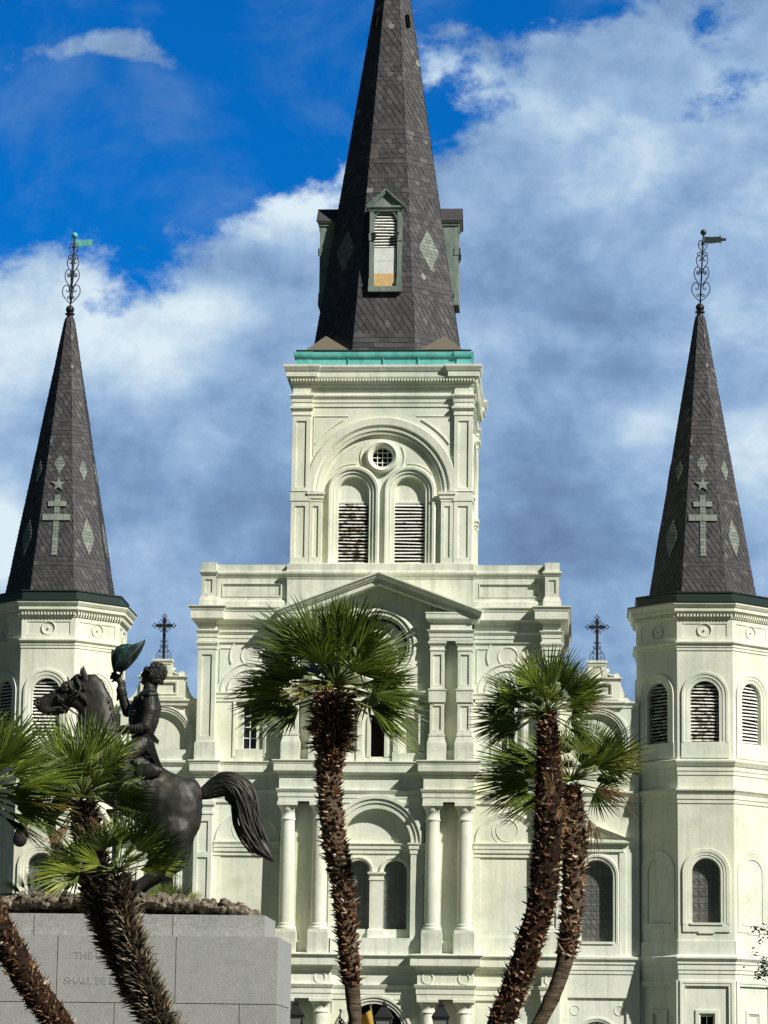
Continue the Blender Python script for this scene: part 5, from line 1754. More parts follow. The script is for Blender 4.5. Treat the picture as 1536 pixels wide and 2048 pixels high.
def plate(pts, dep0, dep1, th, name):
    """a cast bronze plate with real thickness, bent in depth"""
    q = MB()
    n = len(pts)
    front = [B3(x, y, dep0+(dep1-dep0)*t) for x, y, t in pts]
    back = [p+Vector((0, th, 0)) for p in front]
    tri = tessellate_polygon([[Vector((x, -y, 0)) for x, y, t in pts]])
    q.add(front, tri)
    q.add(back, tri)
    q.add(front+back, [(i, (i+1) % n, n+(i+1) % n, n+i) for i in range(n)])
    return q.build(name, 'bronze', rider)
plate([(281, 1481, 0), (293, 1467, 0), (303, 1478, .1), (312, 1490, .2), (320, 1515, .5), (326, 1532, .8), (332, 1543, 1), (323, 1540, 1), (312, 1524, .7), (300, 1508, .4), (290, 1492, .2)], -.26, -.20, .05, 'coat_tail')
plate([(290, 1490, 0), (304, 1500, .2), (316, 1526, .6), (323, 1545, 1), (314, 1541, 1), (303, 1528, .7), (292, 1512, .3)], -.02, .08, .05, 'coat_tail')
plate([(292, 1466, 0), (306, 1456, 0), (310, 1470, .2), (321, 1484, .6), (318, 1487, .7), (320, 1491, .8), (313, 1488, .6), (304, 1482, .4)], -.20, -.10, .04, 'coat_flap')
q = MB()
for i in range(5):
    q.ball(B3(299+i*4.6, 1480+i*2.2, -.24), 1.5*MPX, 8)
q.build('coat_buttons', 'bronze', rider)
# cocked hat held aloft: a folded crescent with a hollow between its two leaves
ht = MB()
outl = [(228, 1342), (226.5, 1325), (226, 1306), (231, 1295), (242, 1288), (255, 1287), (266, 1289), (278, 1284), (290, 1279.5), (290, 1284), (284, 1299), (274, 1315), (262, 1329), (252, 1339), (242, 1345)]
cx_, cy_ = 248, 1315
N_ = len(outl)
rings = []
for t, dp in ((1, 0), (.93, .10), (.72, .19), (.35, .235), (0, .24)):
    rings.append([B3(cx_+(x-cx_)*t, cy_+(y-cy_)*t, .02-dp*.62) for x, y in outl])
for a in range(len(rings)-1):
    ht.add(rings[a]+rings[a+1], [(i, (i+1) % N_, N_+(i+1) % N_, N_+i) for i in range(N_)], 0, True)
low = [9, 10, 11, 12, 13, 14, 0]
rings2 = []
for t, dp in ((1, 0), (.9, .12), (.6, .2), (0, .22)):
    rings2.append([B3(cx_+(x-cx_)*t, cy_+(y-cy_)*t, .02+dp*.8) for x, y in outl])
for a in range(len(rings2)-1):
    ht.add(rings2[a]+rings2[a+1], [(i, (i+1) % N_, N_+(i+1) % N_, N_+i) for i in range(N_)], 0, True)
# rolled brim from the tip down to the hand
brim = smooth_path([B3(290.5, 1280, -.02), B3(276, 1300, -.10), B3(262, 1318, -.15), B3(250, 1331, -.15), B3(241, 1341, -.10)], 4)
ht.tube(brim, [1.2*MPX, 2*MPX]+[3.2*MPX]*(len(brim)-4)+[2.5*MPX, 2*MPX], 8, 1)
brim = smooth_path([B3(227, 1300, -.05), B3(226, 1318, -.05), B3(228, 1335, -.03), B3(231, 1347, 0)], 4)
ht.tube(brim, 3.0*MPX, 8, 1)
ht.build('cocked_hat', ['hat', 'bronze'], rider, 'verdigris cocked hat lifted high')
# --- rocky ground of the statue
rk = MB()
rnd = random.Random(21)
xa, xb = A(8, 1815, YS).x, A(524, 1815, YS).x
cr_ = thing('rock_base', ((xa+xb)/2, YS, top2), None, None)
COL.objects.unlink(cr_); bpy.data.objects.remove(cr_)
def rock_top(px):
    pts = [(0, 1792), (60, 1788), (160, 1787), (300, 1787), (400, 1796), (470, 1803), (505, 1815), (528, 1828)]
    for (a, ya), (c, yc) in zip(pts, pts[1:]):
        if a <= px <= c:
            return ya+(yc-ya)*(px-a)/(c-a)
    return 1790
P0 = [(6, 1832), (520, 1832)]
for i in range(40):
    px = 6+514*i/39
    limb(rk, [(px, rock_top(px)+20, -.1, 14, 70), (px, rock_top(px)+24, .1, 14, 70)])
for i in range(70):
    px = rnd.uniform(8, 516)
    limb(rk, [(px, rock_top(px)+rnd.uniform(4, 26), rnd.uniform(-.5, .3), rnd.uniform(5, 9), 14), (px+rnd.uniform(-18, 18), rock_top(px)+rnd.uniform(4, 26), rnd.uniform(-.5, .3), rnd.uniform(5, 8), 14)])
rocks = cast(rk, 'rock_base', 'rock', stat, .017, 1)
cos = [(v.co.copy(), v.normal.copy()) for v in rocks.data.vertices]
flat = []
for c, nr in cos:
    dd = mnoise.voronoi(Vector((c.x*5.5, c.y*5.5, c.z*7.5)))[0]
    d2 = mnoise.voronoi(Vector((c.x*13, c.y*13, c.z*16+5)))[0]
    flat += list(c+nr*(min(.05, (dd[1]-dd[0])*.11)-.03+min(.02, (d2[1]-d2[0])*.05)+.012*mnoise.noise(c*21)))
rocks.data.vertices.foreach_set('co', flat)
rocks.data.update()
rocks.data.polygons.foreach_set('use_smooth', [False]*len(rocks.data.polygons))

# ------------------------------------------------------------------ palms
def fan(seed, nseg=30, spread=128, lp=.45, L=.62, droop=.10, fold=.35, dead=False, wide=1.):
    """one fan leaf: stalk along +Y from the origin, blade of folded segments"""
    rnd = random.Random(seed)
    b = MB()
    pet = [(0, 0, 0), (0, lp*.5, .02), (0, lp, 0)]
    b.tube(pet, [.016, .012, .010], 5, 1)
    for i in range(nseg):
        s = -1+2*(i+.5)/nseg
        th = R(spread*s*(1+rnd.uniform(-.02, .02)))
        ln = L*(1-.30*abs(s)**1.6)*rnd.uniform(.88, 1.06)
        dr = droop*rnd.uniform(.5, 1.6)
        dirv = Vector((math.sin(th), math.cos(th), 0))
        side = Vector((math.cos(th), -math.sin(th), 0))
        cup = .12
        dth = R(spread)*2/nseg
        sway = rnd.uniform(-.05, .05)
        prev = None
        stations = ((.04, .5), (.34, .5), (.56, .40), (.80, .23), (1.0, .015))
        pts = []
        for t, w in stations:
            r_ = ln*t
            hw = min(.30*L, max(.0025, w*min(t, .46)*ln*dth*1.15*wide))
            z = cup*r_*(1-.6*t)-dr*t**2.6*ln*1.4+(rnd.uniform(-.01, .01) if t > .5 else 0)
            c = Vector((0, lp, 0))+dirv*r_+side*(sway*t*t*ln)+Vector((0, 0, z))
            if dead:
                c += Vector((0, 0, -.35*t*ln*rnd.uniform(.4, 1)))
            f_ = fold*hw
            pts.append((c-side*hw+Vector((0, 0, f_)), c-Vector((0, 0, f_*.6)), c+side*hw+Vector((0, 0, f_))))
        vs_ = [p for q in pts for p in q]
        fs = []
        for k in range(len(stations)-1):
            fs += [(k*3, k*3+1, k*3+4, k*3+3), (k*3+1, k*3+2, k*3+5, k*3+4)]
        b.add(vs_, fs, 0)
    return b
def fan_mesh(name, mats, **kw):
    me = fan(**kw).mesh(name)
    for x in mats:
        me.materials.append(M[x])
    return me
FANS = [fan_mesh('fan_leaf', ['leaf', 'petiole'], seed=i, nseg=rn, spread=sp, droop=d, lp=.46, L=.58) for i, (rn, sp, d) in enumerate(((22, 80, .02), (24, 92, .05), (20, 68, .02), (22, 84, .07), (18, 58, .03), (16, 44, .02)))]
FANS_N = [fan_mesh('fan_leaf', ['leaf', 'petiole'], seed=80+i, nseg=20, spread=sp, droop=d, lp=.40, L=.64, wide=1.5) for i, (sp, d) in enumerate(((34, .02), (46, .05), (40, .03), (52, .07)))]
FANS_Y = [fan_mesh('fan_leaf', ['leafyel', 'petiole'], seed=40+i, nseg=16, spread=26+9*i, droop=.06, lp=.44, L=.6) for i in range(2)]
FANS_D = [fan_mesh('fan_leaf', ['leafdead', 'leafdead'], seed=60+i, nseg=16, spread=26+9*i, droop=.35, fold=.5, dead=True) for i in range(3)]
def palm(label, Y, hub, trunk, fronds, skirt=None, seed=0, bare=None, stub=1., group='fan palms before the church', scale=1., nstub=620, upstub=.75, grp=True, slim=.70, thorn=.015, leafbase='bark', lumps=.55):
    """trunk: list of (px, py, radius px) from the crown down; fronds: (image angle, reach px, lean towards (-) or away (+), kind)"""
    rnd = random.Random(seed)
    k = Y/FPX
    path = [A(x, y, Y) for x, y, r_ in trunk]
    rads = [r_*k*slim for x, y, r_ in trunk]
    # carry the trunk on down to the ground
    d = path[-1]-path[-2]
    if path[-1].z > 0:
        n_extra = 4
        z0 = path[-1].z
        for i in range(1, n_extra+1):
            f_ = i/n_extra
            path.append(Vector((path[-1].x+d.x/abs(d.z)*(z0/n_extra)*(1-.55*f_), path[-1].y, z0*(1-f_))))
            rads.append(rads[-1]*1.04)
    base = Vector((path[-1].x, path[-1].y, 0))
    root = thing('fan_palm', base, label, 'palm tree', group if grp else None)
    pr3 = smooth_path([Vector((p.x, p.y, p.z)) for p in path], 6)
    rr3 = []
    for i in range(len(path)-1):
        for j in range(6):
            rr3.append(rads[i]+(rads[i+1]-rads[i])*j/6)
    rr3.append(rads[-1])
    tb = MB()
    # core with a lumpy bark
    n = 18
    core_pts = []
    m_core = 1
    for i, (p, r_) in enumerate(zip(pr3, rr3)):
        core_pts.append((p, r_))
    tb.tube([p for p, r_ in core_pts], [r_*.80 for p, r_ in core_pts], n, 1)
    vs0 = tb.v
    for q in range(len(vs0)):
        v = vs0[q]
        nn = mnoise.noise(v*9)
        i = min(len(pr3)-1, q//n)
        vs0[q] = v+(v-pr3[i])*.18*nn
    bare_z = bare if bare is not None else -9
    # old leaf bases all over the trunk
    L_ = [0]
    for a, c in zip(pr3, pr3[1:]):
        L_.append(L_[-1]+(c-a).length)
    tot = L_[-1]
    vis = 0
    for i in range(len(L_)):
        if pr3[i].z > 1.6:
            vis = L_[i]
    for q in range(nstub):
        s = (q+rnd.random())/nstub*min(tot, vis+.5)
        if skirt and q % 3 == 0:
            s = rnd.uniform(.05, .85)
        i = 0
        while i < len(L_)-2 and L_[i+1] < s:
            i += 1
        t = (s-L_[i])/max(1e-6, L_[i+1]-L_[i])
        p = pr3[i].lerp(pr3[i+1], t)
        r_ = rr3[i]+(rr3[i+1]-rr3[i])*t
        if p.z < bare_z:
            continue
        ax = (pr3[i]-pr3[i+1]).normalized()
        an = q*2.39996+rnd.uniform(-.35, .35)
        e1 = ax.orthogonal().normalized()
        e2 = ax.cross(e1)
        out = e1*math.cos(an)+e2*math.sin(an)
        inskirt = skirt and p.z > skirt
        ln = (.075 if not inskirt else .16)*stub*rnd.uniform(.45, 1.5)
        up = upstub if not inskirt else rnd.uniform(-.5, .9)
        w = thorn*rnd.uniform(.5, 1.5)*(1 if not inskirt else .6)
        if not inskirt and rnd.random() < lumps:
            w *= 2.1
            ln *= .62
            up *= rnd.uniform(-.6, .9)
        sd_ = ax.cross(out)
        dv = (out+ax*up*rnd.uniform(.5, 1.3)+sd_*rnd.uniform(-.35, .35)).normalized()
        a0 = p+out*r_*.66
        a1 = a0+dv*ln*.55
        a2 = a0+dv*ln+out*rnd.uniform(-.02, .035)+ax*rnd.uniform(-.02, .03)
        th_ = out.cross(sd_).normalized()*.006
        th_ = ax*.012
        tb.add([a0-sd_*w-th_, a0+sd_*w-th_, a0+sd_*w+th_, a0-sd_*w+th_, a1-sd_*w*.7-th_*.7, a1+sd_*w*.7-th_*.7, a1+sd_*w*.7+th_*.7, a1-sd_*w*.7+th_*.7, a2],
               [(0, 1, 5, 4), (1, 2, 6, 5), (2, 3, 7, 6), (3, 0, 4, 7), (4, 5, 8), (5, 6, 8), (6, 7, 8), (7, 4, 8)], 0)
    tr = tb.build('trunk', [leafbase, 'barkcore' if bare is None else 'barebark'], root)
    hubp = A(hub[0], hub[1], Y)
    for item in fronds:
        ang, reach, lean, kind = item[:4]
        off = item[4] if len(item) > 4 else (0, 0)
        dirv = Vector((math.cos(R(ang))*math.cos(R(lean)), math.sin(R(lean)), math.sin(R(ang))*math.cos(R(lean))))
        mes = {'g': FANS, 'y': FANS_Y, 'd': FANS_D}[kind]
        if kind == 'g' and abs(math.cos(R(ang))) > .62 and rnd.random() < .6:
            mes = FANS_N
            reach *= 1.06
        me = mes[rnd.randrange(len(mes))]
        o = bpy.data.objects.new('dead_frond' if kind == 'd' else 'frond', me)
        COL.objects.link(o)
        y_ = dirv.normalized()
        # upper side of the leaf: turned to the sky and a little outwards
        ref = Vector((rnd.uniform(-.45, .45), -rnd.uniform(.1, 1.1) if rnd.random() < .78 else rnd.uniform(.2, .9), rnd.uniform(.45, 1.)))
        z_ = (ref-y_*ref.dot(y_)).normalized()
        x_ = y_.cross(z_)
        rl = R(item[5]) if len(item) > 5 else R(rnd.uniform(-22, 22))
        x2 = x_*math.cos(rl)+z_*math.sin(rl)
        z2 = -x_*math.sin(rl)+z_*math.cos(rl)
        sc = reach*k/1.02*scale
        m4 = Matrix((x2*sc, y_*sc, z2*sc)).transposed().to_4x4()
        m4.translation = hubp+Vector((off[0]*k, rnd.uniform(-.05, .05), -off[1]*k))-base
        o.matrix_local = m4
        o.parent = root
        WL[o] = WL[root]
        if kind == 'd':
            o['label'] = 'withered brown fan leaf hanging down'
    return root
def crown(seed, n, lo, hi, reach, left=1., right=1., up=1., yel=.08):
    """a full crown: leaves spread evenly over the dome between the angles lo (below level) and hi"""
    rnd = random.Random(seed)
    out = []
    for i in range(n):
        zf = (i+.5)/n
        el = lo+(90-lo)*zf**1.0
        az = i*137.508+rnd.uniform(-14, 14)
        dx, dy, dz = math.cos(R(el))*math.cos(R(az)), math.cos(R(el))*math.sin(R(az)), math.sin(R(el))
        lean = math.degrees(math.asin(max(-1, min(1, dy))))
        ang = math.degrees(math.atan2(dz, dx))
        f_ = (right if dx > 0 else left)*abs(dx)+up*abs(dz)+(1-abs(dx)-abs(dz))*.95 if abs(dx)+abs(dz) < 1 else ((right if dx > 0 else left)*abs(dx)+up*abs(dz))/(abs(dx)+abs(dz))
        out.append((ang, reach*f_*rnd.uniform(.88, 1.08), lean, 'y' if (el < 12 and rnd.random() < yel*4) else 'g'))
    return out
# tall palm in the middle, before the clock
palm('tall palm with a full round crown, before the clock', 33., (668, 1372), [(668, 1385, 30), (664, 1440, 40), (662, 1500, 38), (658, 1560, 38), (662, 1620, 36), (668, 1680, 36), (682, 1750, 33), (690, 1820, 31), (697, 1900, 29), (703, 1960, 26), (711, 2048, 22)],
     crown(3, 46, -14, 90, 202, 1.08, .97, .90)+[(185, 205, -10, 'g', (0, 14), 0), (192, 200, 8, 'g', (0, 20), 20), (200, 190, -25, 'g', (0, 24), -20), (-18, 190, -5, 'g', (0, 20), 10), (-34, 200, 10, 'g', (0, 10), 40), (-12, 150, -50, 'y', (0, 14), 0), (188, 150, -48, 'y', (0, 14), 10), (172, 205, 15, 'g', (0, 8), -30), (6, 180, 10, 'g', (0, 8), 20)],
     skirt=5.35, seed=4, bare=2.86, nstub=3300, stub=1.0, slim=.76)
# twin palms on the right
palm('nearer of two leaning palms, with a hanging withered leaf', 32., (1092, 1428), [(1094, 1432, 22), (1096, 1480, 32), (1098, 1560, 40), (1098, 1640, 44), (1092, 1720, 43), (1086, 1790, 42), (1068, 1860, 40), (1046, 1930, 39), (1020, 2000, 38), (1000, 2048, 38)],
     [(95, 128, 10, 'g'), (112, 138, -12, 'g'), (78, 130, -14, 'g'), (60, 142, 15, 'g'), (128, 132, 20, 'g'), (102, 120, -42, 'g'), (70, 118, 44, 'g'), (45, 136, -18, 'g'), (38, 140, 8, 'g'), (50, 120, -45, 'g'),
      (148, 142, -10, 'g'), (162, 145, 12, 'g'), (178, 148, -8, 'g'), (188, 148, 12, 'g'), (196, 150, -14, 'g'), (210, 158, 4, 'y'), (150, 120, -45, 'g'), (172, 100, 50, 'g'), (140, 125, 45, 'g'),
      (66, 146, -4, 'g'), (84, 142, -6, 'g'), (104, 142, 6, 'g'), (155, 150, -24, 'g'), (170, 140, -34, 'g'), (183, 146, 28, 'g'), (202, 140, 22, 'g'), (30, 130, 28, 'g'), (14, 124, -30, 'g'), (26, 132, -8, 'g'), (18, 128, -6, 'd', (0, 0), 0), (10, 120, 20, 'g'), (-4, 116, -18, 'g'), (-20, 122, 8, 'g'), (-32, 128, -10, 'y'), (20, 130, 14, 'g'), (85, 110, -60, 'g'), (120, 110, 60, 'g'),
      (-92, 120, -26, 'd', (2, 66), 0), (-80, 120, -30, 'd', (6, 92), 20), (-72, 110, -20, 'd', (16, 140), 0)],
     seed=9, nstub=2300, stub=.9, slim=.80)
palm('farther of two leaning palms, smaller and half behind its neighbour', 33.4, (1140, 1560), [(1142, 1570, 22), (1146, 1620, 32), (1148, 1690, 38), (1146, 1760, 33), (1144, 1820, 31), (1136, 1880, 28), (1122, 1950, 25), (1098, 2010, 23), (1078, 2048, 23)],
     [(95, 118, 10, 'g'), (70, 128, -10, 'g'), (52, 140, 8, 'g'), (40, 158, -14, 'g'), (30, 166, 6, 'g'), (19, 172, -8, 'y'), (10, 166, 12, 'g'), (24, 170, -4, 'g'), (50, 150, -6, 'g'), (60, 120, 40, 'g'), (118, 124, -12, 'g'), (135, 140, 10, 'g'), (150, 168, -12, 'g'),
      (160, 182, 8, 'g'), (168, 192, -6, 'g'), (176, 196, 14, 'g'), (186, 196, -12, 'g'), (194, 190, 6, 'g'), (202, 176, -10, 'y'), (212, 160, 10, 'g'), (145, 130, -45, 'g'), (172, 140, 45, 'g'), (35, 110, -48, 'g'), (156, 170, 26, 'g'), (180, 184, -30, 'g'), (190, 188, 24, 'g'), (206, 176, -24, 'g'), (164, 176, -28, 'g'), (44, 138, 26, 'g'), (22, 146, -26, 'g'), (0, 130, 20, 'g'), (-12, 132, -20, 'd', (0, 8), 0), (-26, 120, 5, 'g'), (108, 100, 50, 'g'),
      (-60, 110, -20, 'd', (14, 40), 0), (-84, 110, -20, 'd', (10, 60), 0)],
     seed=12, bare=3.2, nstub=2000, stub=.9, slim=.78)
# palms on the left, before the monument
palm('palm with a bright crown hiding the chest of the bronze horse', 34., (166, 1592), [(166, 1602, 34), (172, 1660, 50), (182, 1720, 54), (196, 1780, 56), (216, 1850, 52), (246, 1920, 50), (282, 1990, 48), (318, 2048, 46)],
     [(92, 178, 10, 'g'), (76, 186, -12, 'g'), (108, 188, 12, 'g'), (64, 172, 14, 'g'), (124, 190, -14, 'g'), (100, 160, -40, 'g'), (74, 150, -42, 'g'), (51, 150, -10, 'g', (0, 0), 50), (30, 140, 12, 'g', (0, 0), 50), (18, 140, -14, 'g', (0, 0), 40), (34, 110, -48, 'g'),
      (140, 176, 10, 'g'), (154, 168, -12, 'g'), (168, 156, 10, 'g'), (182, 146, -14, 'g'), (130, 140, -48, 'g'), (158, 120, 48, 'g'), (8, 150, 10, 'g'), (0, 156, -10, 'g'), (-8, 160, 12, 'g'), (-18, 152, -14, 'g'), (196, 140, 10, 'g'), (208, 130, -20, 'y'),
      (84, 140, -62, 'g'), (6, 110, -52, 'g'), (150, 110, -58, 'g'), (88, 150, 48, 'g'),
      (-78, 118, -28, 'd', (10, -4), 0), (-48, 130, -18, 'd', (8, 0), 20), (-110, 140, -20, 'd', (-6, 6), 0), (-122, 130, 5, 'd', (-10, 10), 0), (-30, 120, 4, 'y')],
     leafbase='barkolive', lumps=.1, seed=15, nstub=2600, stub=1.5, thorn=.0085, slim=.66)
palm('low young palm sprouting beside the carved motto', 33.6, (236, 1744), [(238, 1752, 30), (244, 1800, 40), (256, 1860, 42), (276, 1930, 42), (304, 2000, 42), (326, 2048, 42)],
     [(100, 120, 12, 'g'), (82, 128, -10, 'g'), (64, 136, 10, 'g'), (48, 138, -12, 'g'), (36, 142, 8, 'g'), (26, 144, -8, 'g'), (16, 138, 12, 'g'), (54, 110, -45, 'g'), (30, 104, -48, 'g'), (120, 116, -10, 'g'), (146, 128, 10, 'g'), (164, 160, -8, 'g'),
      (174, 172, 8, 'g'), (184, 176, -10, 'g'), (192, 168, 10, 'g'), (158, 110, -45, 'g'), (6, 110, -16, 'g'), (76, 100, -55, 'g'), (42, 120, 40, 'g'), (-64, 90, -20, 'd', (-18, 20), 0)],
     leafbase='barkolive', lumps=.1, seed=18, nstub=1900, stub=1.5, thorn=.0085)
palm('palm cut by the left edge, its bright crown half out of view', 33.2, (-52, 1590), [(-54, 1604, 30), (-58, 1680, 38), (-46, 1750, 40), (-22, 1820, 40), (16, 1890, 40), (56, 1960, 39), (96, 2020, 38), (116, 2048, 38)],
     [(90, 180, 10, 'g'), (74, 180, -12, 'g'), (60, 184, 10, 'g'), (48, 178, -10, 'g'), (36, 180, 14, 'g'), (26, 184, -10, 'g'), (16, 190, 8, 'g'), (8, 198, -8, 'g'), (0, 202, 10, 'g'), (-8, 198, -12, 'y'), (-16, 186, 8, 'g'), (-26, 172, -12, 'g'), (-36, 160, 8, 'g'), (30, 150, -44, 'g'), (10, 150, -46, 'g'),
      (54, 150, -48, 'g'), (106, 176, 10, 'g'), (124, 180, -10, 'g'), (142, 180, 10, 'g'), (160, 180, -10, 'g'), (178, 180, 10, 'g'), (194, 176, -10, 'g'), (20, 160, 40, 'g'), (66, 150, 44, 'g'), (-2, 150, 30, 'g')],
     leafbase='bark', seed=22, nstub=1800, stub=1.0, thorn=.014, slim=.86, scale=1.12)
# two small palms growing behind the pedestal
palm('small palm peeping over the rocks behind the horse’s forelegs', 42.6, (66, 1800), [(66, 1806, 14), (66, 1850, 16), (66, 1900, 16)],
     [(30, 70, 10, 'g'), (55, 66, -14, 'g'), (80, 62, 10, 'g'), (105, 62, -14, 'g'), (128, 66, 10, 'g'), (150, 70, -10, 'g'), (168, 72, 10, 'g'), (12, 70, -10, 'g')], seed=30, nstub=120)
palm('small palm peeping over the rocks behind the hind hoofs', 42.6, (345, 1812), [(345, 1818, 14), (345, 1860, 16), (345, 1900, 16)],
     [(24, 66, 10, 'g'), (44, 58, -14, 'g'), (66, 52, 10, 'g'), (90, 50, -14, 'g'), (114, 54, 10, 'g'), (136, 60, -10, 'g'), (156, 66, 10, 'g')], seed=31, nstub=120)

# ------------------------------------------------------------------ lamps, flags
def lantern(px, py, Y, label):
    p = A(px, py, Y)
    k = Y/FPX
    root = thing('street_lamp', (p.x, p.y, 0), label, 'street lamp', 'lanterns before the church door')
    zt = p.z
    b = MB()
    b.lathe((p.x, p.y, 0), [(.20, 0), (.20, .25), (.12, .35), (.10, .9), (.06, 1.1), (.05, zt-.95), (.09, zt-.90), (.05, zt-.85), (.05, zt-.72)], 14)
    b.build('post', 'iron', root)
    b = MB()
    def ring(r, z):
        return [Vector((p.x+r*sx, p.y+r*sy, z)) for sx, sy in ((-1, -1), (1, -1), (1, 1), (-1, 1))]
    def frustum(r0, z0, r1, z1, m=0):
        b.add(ring(r0, z0)+ring(r1, z1), [(0, 1, 5, 4), (1, 2, 6, 5), (2, 3, 7, 6), (3, 0, 4, 7), (3, 2, 1, 0), (4, 5, 6, 7)], m)
    frustum(.17, zt-.72, .19, zt-.68)
    frustum(.31, zt-.13, .33, zt-.06)
    frustum(.33, zt-.06, .12, zt+.26)
    frustum(.12, zt+.26, .10, zt+.34)
    frustum(.14, zt+.34, .05, zt+.42)
    b.ball((p.x, p.y, zt+.46), .05, 8)
    for sx, sy in ((-1, -1), (1, -1), (1, 1), (-1, 1)):
        b.tube([(p.x+.175*sx, p.y+.175*sy, zt-.70), (p.x+.29*sx, p.y+.29*sy, zt-.11)], .02, 5)
    ln = b.build('lantern', 'iron', root)
    b = MB()
    frustum(.155, zt-.69, .27, zt-.13)
    b.build('lamp_glass', 'frost', ln)
lantern(768, 2031, 112, 'lantern in front of the dark arched doorway')
lantern(882, 2030, 112, 'lantern between the two ground columns right of the doorway')
lantern(592, 2026, 112, 'lantern just right of the granite pedestal')
def flag(px, py, Y, dx, label, kind):
    top = A(px, py, Y)
    root = thing('flag', (top.x, top.y+.6, top.z-2.4), label, 'flag', 'flags hung over the church door')
    b = MB()
    foot = Vector((top.x-dx*.35, top.y+.75, top.z-2.4))
    b.tube([foot, top], .03, 8)
    b.ball(top+Vector((0, 0, .06)), .055, 8)
    b.build('flagpole', 'iron' if kind == 'us' else 'petiole', root)
    b = MB()
    n, m_ = 14, 12
    ax = (foot-top)
    P, fs, mt = [], [], []
    for i in range(n+1):
        for j in range(m_+1):
            u_, v_ = i/n, j/m_
            p = top+ax*(.06+.62*v_)
            drop = u_*1.0
            p = p+Vector((dx*drop*.62, -.10*math.sin(u_*7+v_*2)-.12*u_, -drop*.72*(1.0 if kind == 'us' else .5)))
            P.append(p)
    for i in range(n):
        for j in range(m_):
            a = i*(m_+1)+j
            f_ = (a, a+1, a+m_+2, a+m_+1)
            if kind == 'us':
                mm = 1 if (j < 6 and i < 9) else (2 if (j % 2 == 0) else 3)
            else:
                mm = 1
            b.add([P[q] for q in f_], [(0, 1, 2, 3)], {1: 0, 2: 1, 3: 2}[mm], True)
    cl = b.build('flag_cloth', ['navy', 'red', 'white'] if kind == 'us' else ['yellow', 'yellow', 'yellow'], root)
    if kind == 'us':
        sb = MB()
        for i in range(5):
            for j in range(4):
                u_, v_ = (i*1.7+.9)/n, (j*1.4+.7)/m_
                p = top+ax*(.06+.62*v_)+Vector((dx*u_*.62, -.10*math.sin(u_*7+v_*2)-.12*u_-.02, -u_*.72))
                pts = [(p.x+(.045 if q % 2 == 0 else .02)*math.cos(R(90+36*q)), p.y, p.z+(.045 if q % 2 == 0 else .02)*math.sin(R(90+36*q))) for q in range(10)]
                sb.add(pts+[p], [(q, (q+1) % 10, 10) for q in range(10)])
        sb.build('flag_stars', 'white', cl)
flag(681, 2024, 117.6, 1.0, 'flag with white stars on dark blue, left of the doorway', 'us')
flag(741, 2012, 117.6, -1.0, 'golden yellow flag in front of the dark doorway', 'gold')

# ------------------------------------------------------------------ at the right edge: a garden tree and the neighbouring house
tp = A(1640, 1900, 60.)
tree = thing('garden_tree', (tp.x+.25, 60, 0), 'dark leafy tree whose twigs reach in at the right edge', 'tree')
b = MB()
base = Vector((tp.x+.25, 60, 0))
b.tube(smooth_path([base, base+Vector((.05, 0, 1.5)), base+Vector((-.05, .1, 3)), Vector((tp.x+.2, 60.1, 4.2)), Vector((tp.x+.1, 60, 5.4))], 4), [.13]*5+[.10]*5+[.07]*4+[.04]*3, 9)
rnd = random.Random(2)
tips = []
for i in range(26):
    z = rnd.uniform(3.2, 5.6)
    a = rnd.uniform(-1.9, 1.9)
    ln = rnd.uniform(.4, .95)
    p0 = Vector((tp.x+.18, 60.05, z))
    p1 = p0+Vector((math.cos(a)*ln, math.sin(a)*ln, rnd.uniform(.0, .5)))
    tips.append(p1)
    b.tube([p0, p0.lerp(p1, .5)+Vector((0, 0, .05)), p1], [.03, .02, .008], 5)
for px, py in ((1519, 1858), (1529, 1868), (1503, 1908), (1526, 1936), (1520, 1944), (1532, 1924), (1531, 1950)):
    q = A(px, py, 60.)
    p0 = Vector((tp.x+.18, 60.05, q.z-.25))
    b.tube([p0, p0.lerp(q, .55)+Vector((0, 0, -.03)), q], [.02, .012, .005], 5)
    tips.append(q)
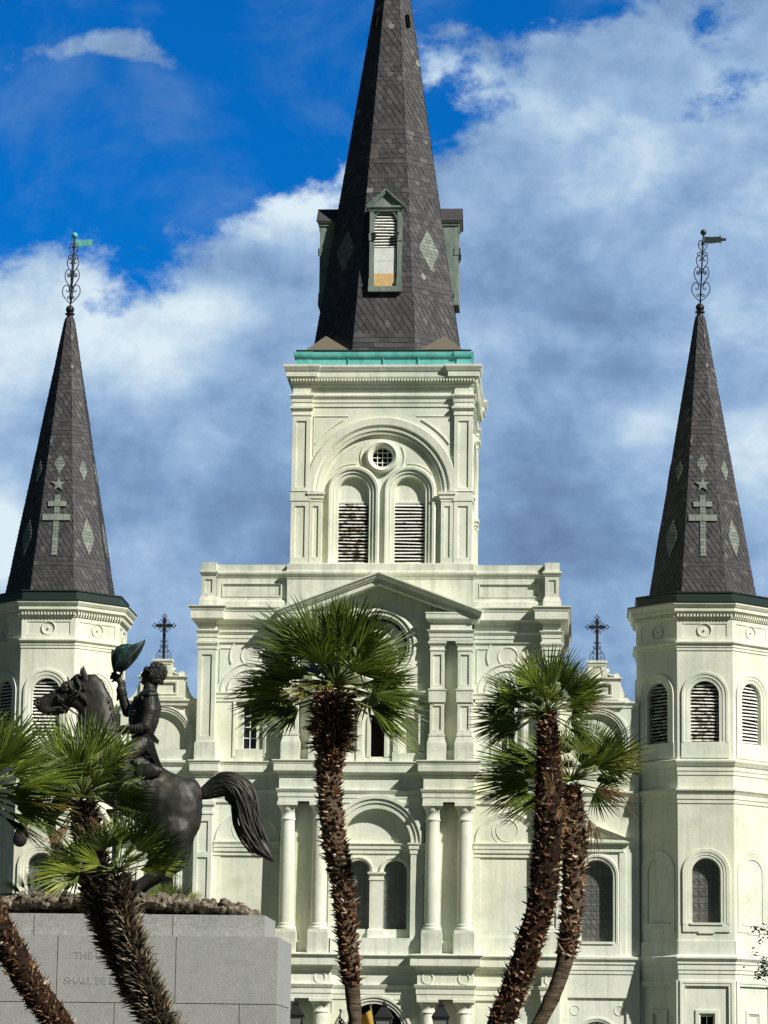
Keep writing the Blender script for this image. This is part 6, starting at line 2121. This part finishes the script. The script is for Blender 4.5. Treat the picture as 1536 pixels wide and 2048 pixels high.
b.build('trunk', 'treebark', tree)
b = MB()
for k_, q in enumerate(tips):
    cnt = 300 if k_ < 26 else (24 if k_ != 28 else 7)
    sp_ = .24 if k_ < 26 else .075
    for i in range(cnt):
        c = q+Vector((rnd.gauss(0, sp_), rnd.gauss(0, sp_), rnd.gauss(0, sp_*.8)))
        d1 = Vector((rnd.uniform(-1, 1), rnd.uniform(-1, 1), rnd.uniform(-1, .4))).normalized()
        d2 = d1.orthogonal().normalized()
        l_, w_ = rnd.uniform(.05, .10), rnd.uniform(.018, .032)
        b.add([c, c+d1*l_*.5+d2*w_, c+d1*l_, c+d1*l_*.5-d2*w_], [(0, 1, 2, 3)])
b.build('crown', 'treeleaf', tree)
hx = A(1532, 1800, 134.).x
house = thing('townhouse', (hx+6, 140, 0), 'dark townhouse glimpsed past the right octagonal turret', 'house')
FH = Frame((hx, 134, 0))
b = MB()
zr = A(1533, 1692, 134.).z
b.box(FH, .0, 14, -12, 0, 0, zr)
b.build('wall', 'darkwall', house)
b = MB()
b.prism(FH, [(-.5, zr), (14.5, zr), (7, zr+3.2)], -12.4, .4)
b.build('roof', 'roofgrey', house)
for i in range(5):
    for z_ in (zr-2.6, zr-5.6, zr-8.4):
        b = MB()
        b.box(FH, 1.3+i*2.6, 2.5+i*2.6, -.1, .05, z_, z_+1.9)
        b.box(FH, 1.36+i*2.6, 2.44+i*2.6, -.1, .056, z_+.06, z_+1.84, 1)
        b.box(FH, 1.87+i*2.6, 1.93+i*2.6, -.1, .07, z_+.06, z_+1.84)
        b.build('window', ['white', 'pane'], house)
for zz_ in (A(1533, 1762, 134.).z, A(1533, 1822, 134.).z, A(1533, 1965, 134.).z):
    b = MB()
    b.box(FH, -.12, 14, -.1, 1.2, zz_-.12, zz_)
    b.box(FH, -.12, 14, 1.12, 1.2, zz_+.9, zz_+1.0)
    for i in range(60):
        b.box(FH, -.1+i*.24, -.07+i*.24, 1.14, 1.18, zz_, zz_+.92)
    b.build('balcony', 'white', house)
